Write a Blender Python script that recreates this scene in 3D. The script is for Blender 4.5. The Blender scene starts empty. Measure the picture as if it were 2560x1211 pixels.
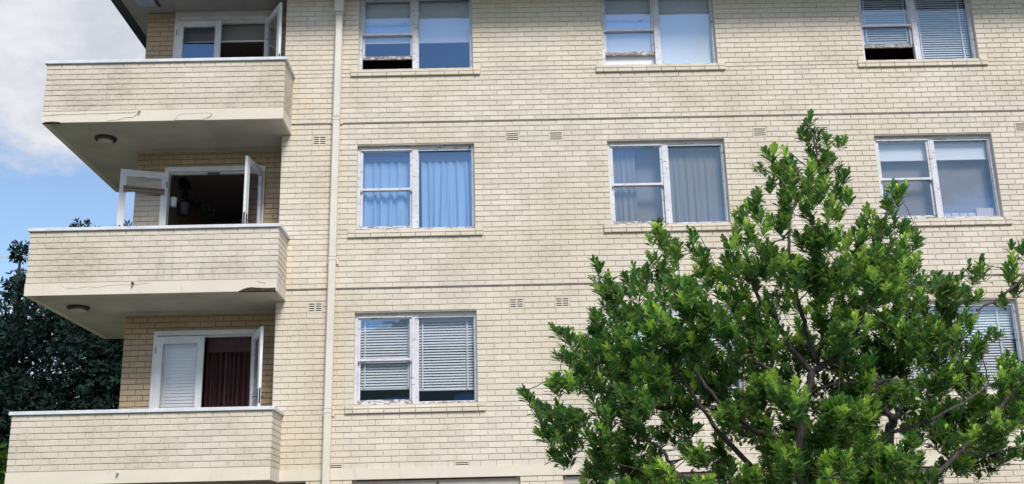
import bpy, bmesh, math, random
from mathutils import Vector, Matrix, Quaternion

# ------------------------------------------------------------------ camera, sky, sun, exposure
SC = bpy.context.scene
COL = SC.collection
R = math.radians
RND = random.Random(11)
CAM = Vector((2.15, -16.448, -3.979)); FPX = 2719.75
def camera_axes():
    p, y, r = R(15.891), R(.81), R(1.405)
    f = Vector((math.sin(y)*math.cos(p), math.cos(y)*math.cos(p), math.sin(p)))
    rt = Vector((math.cos(y), -math.sin(y), 0)); up = rt.cross(f)
    return f, rt*math.cos(r)-up*math.sin(r), up*math.cos(r)+rt*math.sin(r)
FW, RT, UP = camera_axes()
cd = bpy.data.cameras.new('camera'); cam = bpy.data.objects.new('camera', cd); COL.objects.link(cam)
cd.sensor_width = 36; cd.lens = FPX/2560*36; cd.clip_end = 2000; cd.clip_start = .1
cam.matrix_world = Matrix(((RT.x, UP.x, -FW.x, CAM.x), (RT.y, UP.y, -FW.y, CAM.y), (RT.z, UP.z, -FW.z, CAM.z), (0, 0, 0, 1)))
SC.camera = cam
SC.view_settings.view_transform = 'Standard'; SC.view_settings.look = 'None'
SC.view_settings.gamma = 1; SC.view_settings.use_curve_mapping = False
SC.view_settings.exposure = 0.82
SUN_EL, SUN_AZ = R(46), R(160)          # compass style: azimuth from +y (north) clockwise
wd = bpy.data.worlds.new('World'); SC.world = wd; wd.use_nodes = True
nt = wd.node_tree; nt.nodes.clear()
def N(t, **kw):
    n = nt.nodes.new(t)
    for k, v in kw.items(): setattr(n, k, v)
    return n
def WM(op, a, b=None, clamp=False):
    n = nt.nodes.new('ShaderNodeMath'); n.operation = op; n.use_clamp = clamp
    for i, s in enumerate((a, b)):
        if s is None: continue
        if hasattr(s, 'is_linked'): nt.links.new(s, n.inputs[i])
        else: n.inputs[i].default_value = s
    return n.outputs[0]
sky = N('ShaderNodeTexSky', sky_type='NISHITA'); sky.sun_disc = False
sky.sun_elevation = SUN_EL; sky.sun_rotation = SUN_AZ; sky.air_density = 1.0; sky.dust_density = .6; sky.ozone_density = 1.6
skyv = N('ShaderNodeVectorMath', operation='SCALE'); nt.links.new(sky.outputs[0], skyv.inputs[0]); skyv.inputs["Scale"].default_value = 1.0
tc = N('ShaderNodeTexCoord'); sx = N('ShaderNodeSeparateXYZ'); nt.links.new(tc.outputs['Generated'], sx.inputs[0])
zz = WM('ADD', WM('MAXIMUM', sx.outputs[2], 0.0), .28)
cx = N('ShaderNodeCombineXYZ'); nt.links.new(WM('DIVIDE', sx.outputs[0], zz), cx.inputs[0]); nt.links.new(WM('DIVIDE', sx.outputs[1], zz), cx.inputs[1])
def cloudnoise(scale, w, detail, rough):
    n = N('ShaderNodeTexNoise', noise_dimensions='4D'); nt.links.new(cx.outputs[0], n.inputs['Vector'])
    n.inputs['W'].default_value = w; n.inputs['Scale'].default_value = scale; n.inputs['Detail'].default_value = detail; n.inputs['Roughness'].default_value = rough
    return n.outputs[0]
def ramp(x, lo, hi):
    m = N('ShaderNodeMapRange', interpolation_type='SMOOTHSTEP'); nt.links.new(x, m.inputs[0]); m.inputs[1].default_value = lo; m.inputs[2].default_value = hi
    return m.outputs[0]
mask = ramp(cloudnoise(1.05, 214.14, 10, .62), .505, .585)
tone = ramp(cloudnoise(1.9, 214.14+25.7, 8, .66), .36, .56)
cc = N('ShaderNodeMix', data_type='RGBA'); nt.links.new(tone, cc.inputs[0])
cc.inputs[6].default_value = (.62*5.3, .66*5.3, .76*5.3, 1); cc.inputs[7].default_value = (.95*5.3, .95*5.3, .98*5.3, 1)
mx = N('ShaderNodeMix', data_type='RGBA'); nt.links.new(mask, mx.inputs[0]); nt.links.new(skyv.outputs[0], mx.inputs[6]); nt.links.new(cc.outputs[2], mx.inputs[7])
bg = N('ShaderNodeBackground'); nt.links.new(mx.outputs[2], bg.inputs[0]); bg.inputs[1].default_value = .1
ow = N('ShaderNodeOutputWorld'); nt.links.new(bg.outputs[0], ow.inputs[0])
sd = bpy.data.lights.new('sun', 'SUN'); sun = bpy.data.objects.new('sun', sd); COL.objects.link(sun)
sd.energy = 2.0; sd.angle = R(18); sd.color = (1, .95, .87)
sdir = Vector((math.sin(SUN_AZ)*math.cos(SUN_EL), math.cos(SUN_AZ)*math.cos(SUN_EL), math.sin(SUN_EL)))
sun.rotation_euler = (-sdir).to_track_quat('-Z', 'Y').to_euler(); sun.location = sdir*60

# ------------------------------------------------------------------ helpers
WLOC = {}
class MB:
    def __init__(s): s.v = []; s.f = []; s.a = []
    def box(s, x0, x1, y0, y1, z0, z1):
        i = len(s.v)
        s.v += [(x0,y0,z0),(x1,y0,z0),(x1,y1,z0),(x0,y1,z0),(x0,y0,z1),(x1,y0,z1),(x1,y1,z1),(x0,y1,z1)]
        s.f += [(i+3,i+2,i+1,i),(i+4,i+5,i+6,i+7),(i,i+1,i+5,i+4),(i+1,i+2,i+6,i+5),(i+2,i+3,i+7,i+6),(i+3,i,i+4,i+7)]
        return s
    def bbox(s, x0, x1, y0, y1, z0, z1, b=.004):
        """a box with its twelve edges chamfered by b"""
        bm = bmesh.new(); bmesh.ops.create_cube(bm, size=1)
        for v in bm.verts: v.co = Vector((x0+(v.co.x+.5)*(x1-x0), y0+(v.co.y+.5)*(y1-y0), z0+(v.co.z+.5)*(z1-z0)))
        bmesh.ops.bevel(bm, geom=bm.edges[:], offset=b, segments=1, affect='EDGES', clamp_overlap=True)
        i = len(s.v); bm.verts.index_update()
        s.v += [tuple(v.co) for v in bm.verts]; s.f += [tuple(i+v.index for v in f.verts) for f in bm.faces]; bm.free()
        return s
    def tube(s, pts, rad, n=8, cap=True):
        pts = [Vector(p) for p in pts]; i0 = len(s.v); m = len(pts); ref = None
        for k, p in enumerate(pts):
            t = (pts[min(k+1, m-1)]-pts[max(k-1, 0)]).normalized()
            if ref is None: ref = t.orthogonal().normalized()
            ref = (ref - t*ref.dot(t)).normalized(); b = t.cross(ref)
            r = rad[k] if hasattr(rad, '__len__') else rad
            for j in range(n):
                a = 2*math.pi*j/n; s.v.append(tuple(p+(ref*math.cos(a)+b*math.sin(a))*r))
        for k in range(m-1):
            for j in range(n):
                a = i0+k*n+j; c = i0+k*n+(j+1) % n; s.f.append((a, c, c+n, a+n))
        if cap: s.f.append(tuple(i0+j for j in reversed(range(n)))); s.f.append(tuple(i0+(m-1)*n+j for j in range(n)))
        return s
    def lathe(s, c, prof, n=24):
        """prof: (radius, z) pairs round a vertical axis through c"""
        i0 = len(s.v)
        for r, z in prof:
            for j in range(n):
                a = 2*math.pi*j/n; s.v.append((c[0]+r*math.cos(a), c[1]+r*math.sin(a), c[2]+z))
        for k in range(len(prof)-1):
            for j in range(n):
                a = i0+k*n+j; b = i0+k*n+(j+1) % n; s.f.append((a, b, b+n, a+n))
        s.f.append(tuple(i0+j for j in reversed(range(n)))); s.f.append(tuple(i0+(len(prof)-1)*n+j for j in range(n)))
        return s
    def mesh(s, name, org=(0,0,0), smooth=False, attr=None):
        me = bpy.data.meshes.new(name)
        me.from_pydata([(x-org[0], y-org[1], z-org[2]) for x, y, z in s.v], [], s.f)
        if attr:
            a = me.attributes.new(attr, 'FLOAT', 'POINT'); a.data.foreach_set('value', s.a)
        if smooth: me.shade_smooth()
        me.update()
        return me
    def build(s, name, mat, parent=None, org=None, smooth=False, local=False, attr=None, kind=None):
        if org is None:
            xs, ys, zs = zip(*s.v); org = ((min(xs)+max(xs))/2, (min(ys)+max(ys))/2, min(zs))
        if local: org = (0, 0, 0)
        me = s.mesh(name, org, smooth, attr); me.materials.append(mat)
        return link(name, me, org, parent, kind)
def link(name, me, org, parent=None, kind=None):
    o = bpy.data.objects.new(name, me); COL.objects.link(o)
    pl = WLOC[parent.name] if parent is not None else (0, 0, 0)
    if parent is not None: o.parent = parent
    o.location = Vector(org)-Vector(pl) if parent is None or pl != 'local' else Vector(org)
    WLOC[o.name] = tuple(org) if pl != 'local' else 'local'
    if kind: o['kind'] = kind
    return o
def tag(o, label, cat, group=None):
    o['label'] = label; o['category'] = cat
    if group: o['group'] = group
    return o
def empty(name, loc, label, cat, group=None):
    o = bpy.data.objects.new(name, None); COL.objects.link(o); o.location = loc; o.empty_display_size = .2
    WLOC[o.name] = tuple(loc); return tag(o, label, cat, group)

# ------------------------------------------------------------------ materials
class Mat:
    def __init__(s, name):
        s.m = bpy.data.materials.new(name); s.m.use_nodes = True; s.t = s.m.node_tree
        s.b = s.t.nodes['Principled BSDF']; s.o = s.t.nodes['Material Output']
    def n(s, t, **kw):
        n = s.t.nodes.new(t)
        for k, v in kw.items(): setattr(n, k, v)
        return n
    def l(s, a, b): s.t.links.new(a, b)
    def pos(s, sc=(1,1,1)):
        g = s.n('ShaderNodeNewGeometry'); m = s.n('ShaderNodeVectorMath', operation='MULTIPLY'); s.l(g.outputs['Position'], m.inputs[0]); m.inputs[1].default_value = sc
        return m.outputs[0]
    def noise(s, vec, scale, detail=5, rough=.55, dist=0):
        n = s.n('ShaderNodeTexNoise'); s.l(vec, n.inputs['Vector']); n.inputs['Scale'].default_value = scale
        n.inputs['Detail'].default_value = detail; n.inputs['Roughness'].default_value = rough; n.inputs['Distortion'].default_value = dist
        return n.outputs[0]
    def ramp(s, x, lo, hi, a=0, b=1):
        m = s.n('ShaderNodeMapRange', interpolation_type='SMOOTHSTEP'); s.l(x, m.inputs[0])
        for i, v in enumerate((lo, hi, a, b)): m.inputs[i+1].default_value = v
        return m.outputs[0]
    def mix(s, f, a, b, mode='MIX'):
        m = s.n('ShaderNodeMix', data_type='RGBA', blend_type=mode)
        for i, v in ((0, f), (6, a), (7, b)):
            if hasattr(v, 'is_linked'): s.l(v, m.inputs[i])
            elif i: m.inputs[i].default_value = (*v, 1)
            else: m.inputs[0].default_value = v
        return m.outputs[2]
    def math(s, op, a, b):
        m = s.n('ShaderNodeMath', operation=op)
        for i, v in enumerate((a, b)):
            if hasattr(v, 'is_linked'): s.l(v, m.inputs[i])
            else: m.inputs[i].default_value = v
        return m.outputs[0]
    def bump(s, h, strength, dist):
        b = s.n('ShaderNodeBump'); b.inputs['Strength'].default_value = strength; b.inputs['Distance'].default_value = dist
        s.l(h, b.inputs['Height']); s.l(b.outputs[0], s.b.inputs['Normal'])
    def set(s, col=None, rough=.6, spec=.5, metal=0):
        if col is not None:
            if hasattr(col, 'is_linked'): s.l(col, s.b.inputs['Base Color'])
            else: s.b.inputs['Base Color'].default_value = (*col, 1)
        s.b.inputs['Roughness'].default_value = rough; s.b.inputs['Specular IOR Level'].default_value = spec; s.b.inputs['Metallic'].default_value = metal
        return s.m
def plain(name, col, rough=.6, spec=.4, var=.12, scale=9, metal=0):
    k = Mat(name); n = k.ramp(k.noise(k.pos(), scale, 6, .6), .3, .7)
    c = k.mix(n, tuple(x*(1-var) for x in col), tuple(min(1, x*(1+var)) for x in col))
    return k.set(c, rough, spec, metal)
def brick_mat(name, base, warm, grime, stain):
    k = Mat(name); P = k.pos()
    g = k.n('ShaderNodeNewGeometry'); oi = k.n('ShaderNodeObjectInfo')
    rnd = k.math('FRACT', k.math('ADD', g.outputs['Random Per Island'], oi.outputs['Random']), 0)
    c = k.mix(k.ramp(rnd, 0, 1), tuple(x*.92 for x in base), tuple(min(.9, x*1.04) for x in base))
    c = k.mix(k.ramp(k.noise(P, .55, 4, .5), .38, .68), c, k.mix(.5, base, warm))
    c = k.mix(k.math('MULTIPLY', k.ramp(k.noise(P, 2.3, 5, .6), .56, .74), k.ramp(rnd, .35, .9, 0, stain)), c, warm)
    # grime: soft grey blotches, broken up along the pressed face
    gr = k.math('MULTIPLY', k.ramp(k.noise(P, 1.1, 6, .65), .44, .72), k.ramp(k.noise(k.pos((14, 14, 40)), 1, 5, .7), .3, .68))
    c = k.mix(k.math('MULTIPLY', gr, grime), c, tuple(x*.48 for x in base))
    st = k.math('MULTIPLY', k.ramp(k.noise(k.pos((7, 7, .7)), 1, 5, .7), .54, .72), k.ramp(k.noise(P, 1.7, 3, .5), .40, .62))
    c = k.mix(k.math('MULTIPLY', st, grime*.6), c, tuple(x*.5 for x in base))
    fl = k.ramp(k.noise(k.pos((22, 22, 75)), 1, 5, .75), .60, .72)
    c = k.mix(k.math('MULTIPLY', fl, .22+grime*.3), c, tuple(x*.55 for x in base))
    k.set(c, .78, .25)
    h = k.noise(k.pos((30, 30, 95)), 1, 6, .62, 1.2)
    k.bump(h, .55, .006)
    return k.m
CREAM = (.745, .678, .578)
M = {}
M['brick'] = brick_mat('cream_painted_brick', CREAM, (.66, .575, .42), .45, .45)
M['brick_balcony'] = brick_mat('weathered_cream_brick', (.715, .65, .555), (.66, .565, .42), .75, .7)
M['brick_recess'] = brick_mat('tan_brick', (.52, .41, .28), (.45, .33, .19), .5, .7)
def mortar_mat():
    k = Mat('painted_mortar'); n = k.ramp(k.noise(k.pos(), 6, 6, .7), .35, .65)
    k.set(k.mix(n, (.56, .50, .415), (.68, .61, .505)), .85, .2); return k.m
M['mortar'] = mortar_mat()
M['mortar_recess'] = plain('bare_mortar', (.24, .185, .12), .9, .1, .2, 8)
def concrete_mat():
    k = Mat('painted_concrete'); P = k.pos()
    c = k.mix(k.ramp(k.noise(P, 1.3, 5, .6), .35, .7), (.72, .655, .55), (.77, .70, .59))
    c = k.mix(k.ramp(k.noise(k.pos((6, 6, 1.5)), 1, 6, .65), .58, .75, 0, .45), c, (.42, .38, .29))
    k.set(c, .7, .3); k.bump(k.noise(P, 35, 5, .6), .25, .004); return k.m
M['concrete'] = concrete_mat()
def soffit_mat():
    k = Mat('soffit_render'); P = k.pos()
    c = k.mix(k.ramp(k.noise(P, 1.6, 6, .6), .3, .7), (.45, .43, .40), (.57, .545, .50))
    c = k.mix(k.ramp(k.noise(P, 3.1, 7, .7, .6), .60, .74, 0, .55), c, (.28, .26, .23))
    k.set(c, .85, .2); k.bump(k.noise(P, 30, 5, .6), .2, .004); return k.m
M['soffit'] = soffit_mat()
def paint_mat(name, peel_lo, peel_hi, col=(.70, .71, .75), scale=(9, 9, 30)):
    k = Mat(name); P = k.pos()
    c = k.mix(k.ramp(k.noise(P, 5, 5, .6), .35, .65), tuple(x*.88 for x in col), col)
    m = k.ramp(k.noise(k.pos(scale), 1, 7, .68, .5), peel_lo, peel_hi)
    c = k.mix(m, c, k.mix(k.ramp(k.noise(P, 40, 3, .6), .4, .6), (.16, .13, .12), (.36, .32, .30)))
    k.set(c, .5, .4)
    b = k.n('ShaderNodeMath', operation='SUBTRACT'); b.inputs[0].default_value = 1; k.l(m, b.inputs[1])
    k.bump(b.outputs[0], .5, .003); return k.m
M['paint'] = paint_mat('white_gloss_paint', .58, .64)
M['paint_peel'] = paint_mat('peeling_white_paint', .47, .53)
M['paint_door'] = paint_mat('white_door_paint', .70, .74, (.78, .79, .82), (6, 6, 12))
M['paint_bare'] = paint_mat('nearly_bare_timber_paint', .42, .47)
M['coping'] = paint_mat('white_coping_paint', .62, .70, (.74, .76, .81), (5, 5, 40))
def glass_mat(name, fac, tint, gloss):
    k = Mat(name); k.t.nodes.remove(k.b)
    tr = k.n('ShaderNodeBsdfTransparent'); tr.inputs[0].default_value = (*tint, 1)
    gl = k.n('ShaderNodeBsdfGlossy'); gl.inputs['Color'].default_value = (*gloss, 1); gl.inputs['Roughness'].default_value = .015
    lw = k.n('ShaderNodeLayerWeight'); lw.inputs['Blend'].default_value = .5; fr = k.n('ShaderNodeMath', operation='POWER'); k.l(lw.outputs['Facing'], fr.inputs[0]); fr.inputs[1].default_value = 4.5
    bp = k.n('ShaderNodeBump'); bp.inputs['Strength'].default_value = .12; bp.inputs['Distance'].default_value = .02
    k.l(k.noise(k.pos(), 2.2, 2, .5), bp.inputs['Height']); k.l(bp.outputs[0], gl.inputs['Normal'])
    f = k.math('ADD', k.math('MULTIPLY', fr.outputs[0], .75), fac); mx = k.n('ShaderNodeMixShader')
    k.l(f, mx.inputs[0]); k.l(tr.outputs[0], mx.inputs[1]); k.l(gl.outputs[0], mx.inputs[2]); k.l(mx.outputs[0], k.o.inputs[0])
    return k.m
M['glass'] = glass_mat('window_glass', .13, (.97, .98, .99), (.44, .70, 1.0))
M['glass_door'] = glass_mat('door_glass', .05, (.98, .985, .99), (.88, .93, 1.0))
M['pipe'] = plain('cream_pipe_paint', (.73, .68, .58), .42, .45, .05, 3)
M['dark_strip'] = plain('painted_shadow_strip', (.15, .135, .115), .7, .3, .25, 5)  # dark tone standing in for the shadow line under the brick course
M['dark_metal'] = plain('dark_metal', (.035, .03, .03), .4, .5)
M['rust'] = plain('rusted_break', (.07, .05, .04), .9, .1, .5, 30)
M['crack'] = plain('crack_shadow', (.46, .42, .345), .95, .1, .3, 30)
M['gutter'] = plain('dark_gutter_paint', (.028, .032, .05), .45, .5)
M['fibro'] = plain('eave_sheet', (.30, .30, .31), .75, .3, .07, 2)
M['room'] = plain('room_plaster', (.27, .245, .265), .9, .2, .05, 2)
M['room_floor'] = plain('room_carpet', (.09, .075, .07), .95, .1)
M['blind_white'] = plain('white_roller_cloth', (.84, .85, .87), .85, .2, .04, 2)
M['blind_grey'] = plain('grey_roller_cloth', (.27, .255, .26), .85, .2, .04, 2)
M['blind_brown'] = plain('brown_cane', (.24, .18, .14), .7, .3, .2, 30)
M['slat'] = plain('white_slat', (.84, .85, .85), .45, .4, .04, 3)
M['slat_cream'] = plain('cream_slat', (.82, .76, .73), .6, .3, .05, 3)
def cloth(name, col, tr):
    k = Mat(name); k.set(col, .9, .1); t = k.n('ShaderNodeBsdfTranslucent'); t.inputs[0].default_value = (*col, 1)
    mx = k.n('ShaderNodeMixShader'); mx.inputs[0].default_value = tr; k.l(k.b.outputs[0], mx.inputs[1]); k.l(t.outputs[0], mx.inputs[2]); k.l(mx.outputs[0], k.o.inputs[0])
    return k.m
M['curtain_blue'] = cloth('sky_tinted_blue_cotton', (.48, .66, .86), .30)  # pale blue cotton, with the sky's reflection also put into its colour
M['curtain_net'] = cloth('grey_net', (.40, .385, .39), .35)
M['maroon'] = plain('maroon_strip', (.050, .010, .009), .5, .4, .3, 20)
M['lamp_dome'] = plain('frosted_lamp_glass', (.50, .49, .46), .3, .5, .03)
M['pot_white'] = plain('white_pot', (.75, .76, .80), .4, .5, .03)
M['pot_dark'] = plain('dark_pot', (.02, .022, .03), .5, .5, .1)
M['card'] = plain('pale_cardboard', (.66, .52, .46), .85, .2, .05)
M['tile'] = plain('pale_tile', (.62, .58, .58), .5, .4, .05)
M['garage'] = plain('pale_garage_door', (.52, .47, .42), .6, .3, .06, 4)
M['number'] = plain('maroon_number', (.08, .015, .02), .5, .4)
M['timber_dark'] = plain('dark_stained_timber', (.16, .07, .05), .7, .3, .2, 20)
def ground_mat(name, a, b, sc):
    k = Mat(name); k.set(k.mix(k.ramp(k.noise(k.pos(), sc, 8, .7), .35, .65), a, b), .9, .2); k.bump(k.noise(k.pos(), 60, 4, .6), .4, .01); return k.m
M['asphalt'] = ground_mat('asphalt', (.04, .04, .042), (.065, .063, .06), 3)
M['lawn'] = ground_mat('lawn', (.035, .06, .02), (.07, .09, .03), 1.2)
M['paving'] = ground_mat('concrete_paving', (.24, .22, .19), (.33, .31, .27), 2)
def bark_mat():
    k = Mat('grey_bark'); P = k.pos((30, 30, 6))
    k.set(k.mix(k.ramp(k.noise(P, 1, 7, .7), .35, .65), (.05, .042, .042), (.135, .115, .112)), .85, .2); k.bump(k.noise(P, 1.4, 6, .7), .6, .012); return k.m
M['bark'] = bark_mat()
def leaf_mat(name, dark, mid, young, rough, trans):
    k = Mat(name); at = k.n('ShaderNodeAttribute', attribute_name='tint')
    c = k.mix(k.ramp(at.outputs['Fac'], 0, .55), dark, mid); c = k.mix(k.ramp(at.outputs['Fac'], .6, 1), c, young)
    k.set(c, rough, .5 if rough < .5 else .15); t = k.n('ShaderNodeBsdfTranslucent'); k.l(k.mix(.5, c, young), t.inputs[0])
    mx = k.n('ShaderNodeMixShader'); mx.inputs[0].default_value = trans; k.l(k.b.outputs[0], mx.inputs[1]); k.l(t.outputs[0], mx.inputs[2]); k.l(mx.outputs[0], k.o.inputs[0])
    return k.m
M['leaf'] = leaf_mat('glossy_leaf', (.018, .066, .027), (.078, .270, .060), (.52, .74, .12), .30, .34)
M['leaf_far'] = leaf_mat('dark_far_leaf', (.006, .015, .015), (.017, .040, .030), (.045, .090, .058), .85, .08)
M['leaf_bush'] = leaf_mat('bright_bush_leaf', (.03, .08, .012), (.07, .16, .02), (.14, .26, .03), .5, .25)

# ------------------------------------------------------------------ ground
L = 2.752; GZ = -5.55; RY = .576          # storey height, ground level, depth of the balcony recess
def sheet(name, x0, x1, y0, y1, z, mat):
    b = MB(); b.v = [(x0,y0,z),(x1,y0,z),(x1,y1,z),(x0,y1,z)]; b.f = [(0,1,2,3)]
    return b.build(name, mat, kind='structure')
sheet('ground', -400, 400, -400, 400, GZ, M['lawn'])
sheet('road', -300, 300, -26, -11.5, GZ+.004, M['asphalt'])
b = MB().box(-300, 300, -11.5, -11.35, GZ-.02, GZ+.12); b.build('kerb', M['paving'], kind='structure')
sheet('driveway', -1.2, 13, -11.34, .0, GZ+.004, M['paving'])

# ------------------------------------------------------------------ apartment building: shell
XE, XL2, XR, YB = -1.29, -3.79, 13.6, 9.0
B = empty('apartment_building', (4.5, 4.5, GZ), 'cream painted brick apartment block with three corner balconies and white sash windows', 'apartment building')
WX = [(-.07, 1.805), (3.96, 5.85), (8.29, 10.20)]
WZ0, WZ1 = .955, 2.375
VENTS = [(-.68, 2.472), (2.43, 2.472), (3.135, 2.472), (6.44, 2.472), (7.455, 2.472), (10.72, 2.472)]
LOWV = [(-.32, -2.703), (1.56, -2.703), (4.9, -2.703), (8.3, -2.703)]
GAR = [(-.07, 2.416), (3.05, 5.55), (6.2, 8.7)]
GTOP = -2.9
TOPZ = 5.108
open_front = []
for k in (-1, 0, 1):
    for i, (a, c) in enumerate(WX): open_front.append((a, c, WZ0+L*k, (WZ1 if k < 1 else 2.33)+L*k))
garage_open = [(a, c, GZ, GTOP) for a, c in GAR]+[(-3.0, -.755, GZ, GTOP-.02)]
def wall_cells(mb, x0, x1, z0, z1, y0, y1, ops):
    xs = sorted({x0, x1, *[v for o in ops for v in o[:2] if x0 < v < x1]}); zs = sorted({z0, z1, *[v for o in ops for v in o[2:] if z0 < v < z1]})
    for i in range(len(xs)-1):
        zr = None
        for j in range(len(zs)-1):
            cx_, cz_ = (xs[i]+xs[i+1])/2, (zs[j]+zs[j+1])/2
            hole = any(o[0] < cx_ < o[1] and o[2] < cz_ < o[3] for o in ops)
            if not hole:
                zr = (zr[0], zs[j+1]) if zr else (zs[j], zs[j+1])
            if (hole or j == len(zs)-2) and zr:
                mb.box(xs[i], xs[i+1], y0, y1, *zr); zr = None
    return mb
FY = .011                                  # mortar plane; brick faces stand at y = 0
wall = wall_cells(MB(), XE, XR, GZ, TOPZ, FY, .23, open_front+garage_open).build('wall', M['mortar'], B)
door_open = [(-3.31, -1.66, .02+L*k, (2.26 if k < 1 else 2.355)+L*k) for k in (-1, 0, 1)]
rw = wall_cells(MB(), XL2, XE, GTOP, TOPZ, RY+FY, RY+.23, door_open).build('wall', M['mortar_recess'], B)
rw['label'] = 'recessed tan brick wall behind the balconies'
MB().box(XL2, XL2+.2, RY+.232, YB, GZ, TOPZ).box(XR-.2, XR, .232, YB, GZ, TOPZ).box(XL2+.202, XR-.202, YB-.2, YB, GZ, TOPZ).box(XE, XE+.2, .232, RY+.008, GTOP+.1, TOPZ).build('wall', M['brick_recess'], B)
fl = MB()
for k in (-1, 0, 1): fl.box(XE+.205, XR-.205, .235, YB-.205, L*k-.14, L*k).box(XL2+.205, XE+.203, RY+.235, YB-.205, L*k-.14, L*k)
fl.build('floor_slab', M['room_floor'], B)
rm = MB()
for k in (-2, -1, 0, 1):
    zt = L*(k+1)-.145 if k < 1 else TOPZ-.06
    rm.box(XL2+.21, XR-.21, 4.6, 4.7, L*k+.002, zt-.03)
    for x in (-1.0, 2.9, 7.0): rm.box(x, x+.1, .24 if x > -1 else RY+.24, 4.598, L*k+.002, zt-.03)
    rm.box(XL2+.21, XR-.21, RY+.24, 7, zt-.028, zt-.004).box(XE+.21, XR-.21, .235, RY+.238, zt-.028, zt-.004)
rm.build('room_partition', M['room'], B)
# concrete band over the garages, dark strips painting the thin shadow line at the upper floors
MB().box(XE, XR, -.012, .009, GTOP, -2.745).build('concrete_band', M['concrete'], B)
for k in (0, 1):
    MB().box(XE, XR, .001, FY+.002, L*k-.013, L*k+.015).build('shadow_strip', M['dark_strip'], B)

# ------------------------------------------------------------------ bricks
ROWZ = []
for k in (-1, 0, 1):
    def span(a, c, n): return [(a+(c-a)*i/n, a+(c-a)*(i+1)/n) for i in range(n)]
    ROWZ += [(z0+L*k, z1+L*k) for z0, z1 in span(0, .815, 9)+span(.815, .955, 2)+span(.955, 2.385, 16)+span(2.385, L, 4)]
ROWZ = [r for r in ROWZ if r[1] < TOPZ+.05]
gz = GTOP
while gz > -3.7: ROWZ.insert(0, (gz-.0888, gz)); gz -= .0888
BR = []       # every brick: (axis frame, a0, a1, z0, z1, parent key, material, projected size)
BM, DEP = .0045, .011
def proj(p):
    d = Vector(p)-CAM; z = d.dot(FW); return 1280+FPX*d.dot(RT)/z, 605.5-FPX*d.dot(UP)/z
def add_brick(plane, a0, a1, z0, z1, key, mat, out=0):
    if a1-a0 < .03 or z1-z0 < .02: return
    BR.append((plane, a0, a1, z0, z1, key, mat, out))
def run(plane, x0, x1, z0, z1, phase, key, mat, ops=(), first=None):
    holes = sorted((o[0], o[1]) for o in ops if o[2]+.012 < (z0+z1)/2 < o[3]-.012 and o[1] > x0 and o[0] < x1)
    segs = []; c = x0
    for h in holes:
        if h[0] > c: segs.append((c, h[0]))
        c = max(c, h[1])
    if c < x1: segs.append((c, x1))
    for a, e in segs:
        i = math.floor((a-phase)/.24); x = phase+i*.24
        while x < e-1e-6:
            p, q_ = max(x, a), min(x+.24, e)
            if p-a < 1e-6 and 0 < q_-p < .05 and x+.24 < e: x += .24; continue
            if q_ == x+.24 and e-q_ < .05: q_ = e
            if p > a and p-a < .05: p = a
            add_brick(plane, p, q_, z0, z1, key, mat); x += .24
            if q_ == e: break
SILLS = []
for k in (-1, 0, 1):
    for a, c in WX: SILLS.append((a-.125, c+.125, .815+L*k, .955+L*k))
vent_holes = [(x-.115, x+.115, z-.10, z+.10) for k in (0, -1) for x, z in [(v[0], v[1]+L*k) for v in VENTS]]+[(x-.115, x+.115, z-.05, z+.05) for x, z in LOWV]
front_holes = open_front+garage_open+SILLS+vent_holes
for r, (z0, z1) in enumerate(ROWZ):
    if -2.87 < (z0+z1)/2 < -2.76: continue
    zz0 = z0+(.012 if any(abs(z0-L*k) < .001 for k in (0, 1)) else 0); zz1 = z1-(.009 if any(abs(z1-L*k) < .001 for k in (0, 1)) else 0)
    run('front', XE, XR, zz0, min(zz1, TOPZ-.004), XE+(.12 if r % 2 else 0), 'wall', 'brick', front_holes)
for k in (-1, 0, 1):
    zt = 2.587 if k < 1 else TOPZ-L-.004
    z = zt; r = 0
    while z > .1:
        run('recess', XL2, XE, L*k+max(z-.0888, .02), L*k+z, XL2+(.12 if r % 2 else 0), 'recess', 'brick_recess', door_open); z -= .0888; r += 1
BXL, BXR, BY = -4.88, -1.14, -.673
for k in (-1, 0, 1):
    z0 = .022; r = 0
    while z0 < .79:
        z1 = min(z0+.0888, .8235)
        ph = (.12 if r % 2 else 0)
        run('balcony', BXL, BXR, L*k+z0, L*k+z1, BXL+ph, 'balcony%d' % k, 'brick_balcony')
        run('balcony_side', BY+.0115, -.002, L*k+z0, L*k+z1, BY+.12-ph, 'balcony%d' % k, 'brick_balcony')
        run('balcony_left', BY+.0115, 2.7, L*k+z0, L*k+z1, BY+.12-ph, 'balcony%d' % k, 'brick_balcony')
        z0 = z1; r += 1
for a, c, z0, z1 in SILLS:                 # projecting sill course, its upper course only outside the opening
    n = 9; w = (c-a-.24)/8 if False else (c-a)/9
    xs = [a, a+w/2]+[a+w/2+w*i for i in range(1, 9)]+[c]
    for i in range(len(xs)-1): add_brick('front', xs[i], xs[i+1], z0+.004, z0+.072, 'wall', 'brick', .036)
    for p, q_ in ((a, a+.125), (c-.125, c)): add_brick('front', p, q_, z0+.073, z1, 'wall', 'brick', .03)
    n = 8
    for i in range(n): add_brick('sloped', a+.125+(c-a-.25)*i/n, a+.125+(c-a-.25)*(i+1)/n, z0+.073, z1, 'wall', 'brick', .03)
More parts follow.
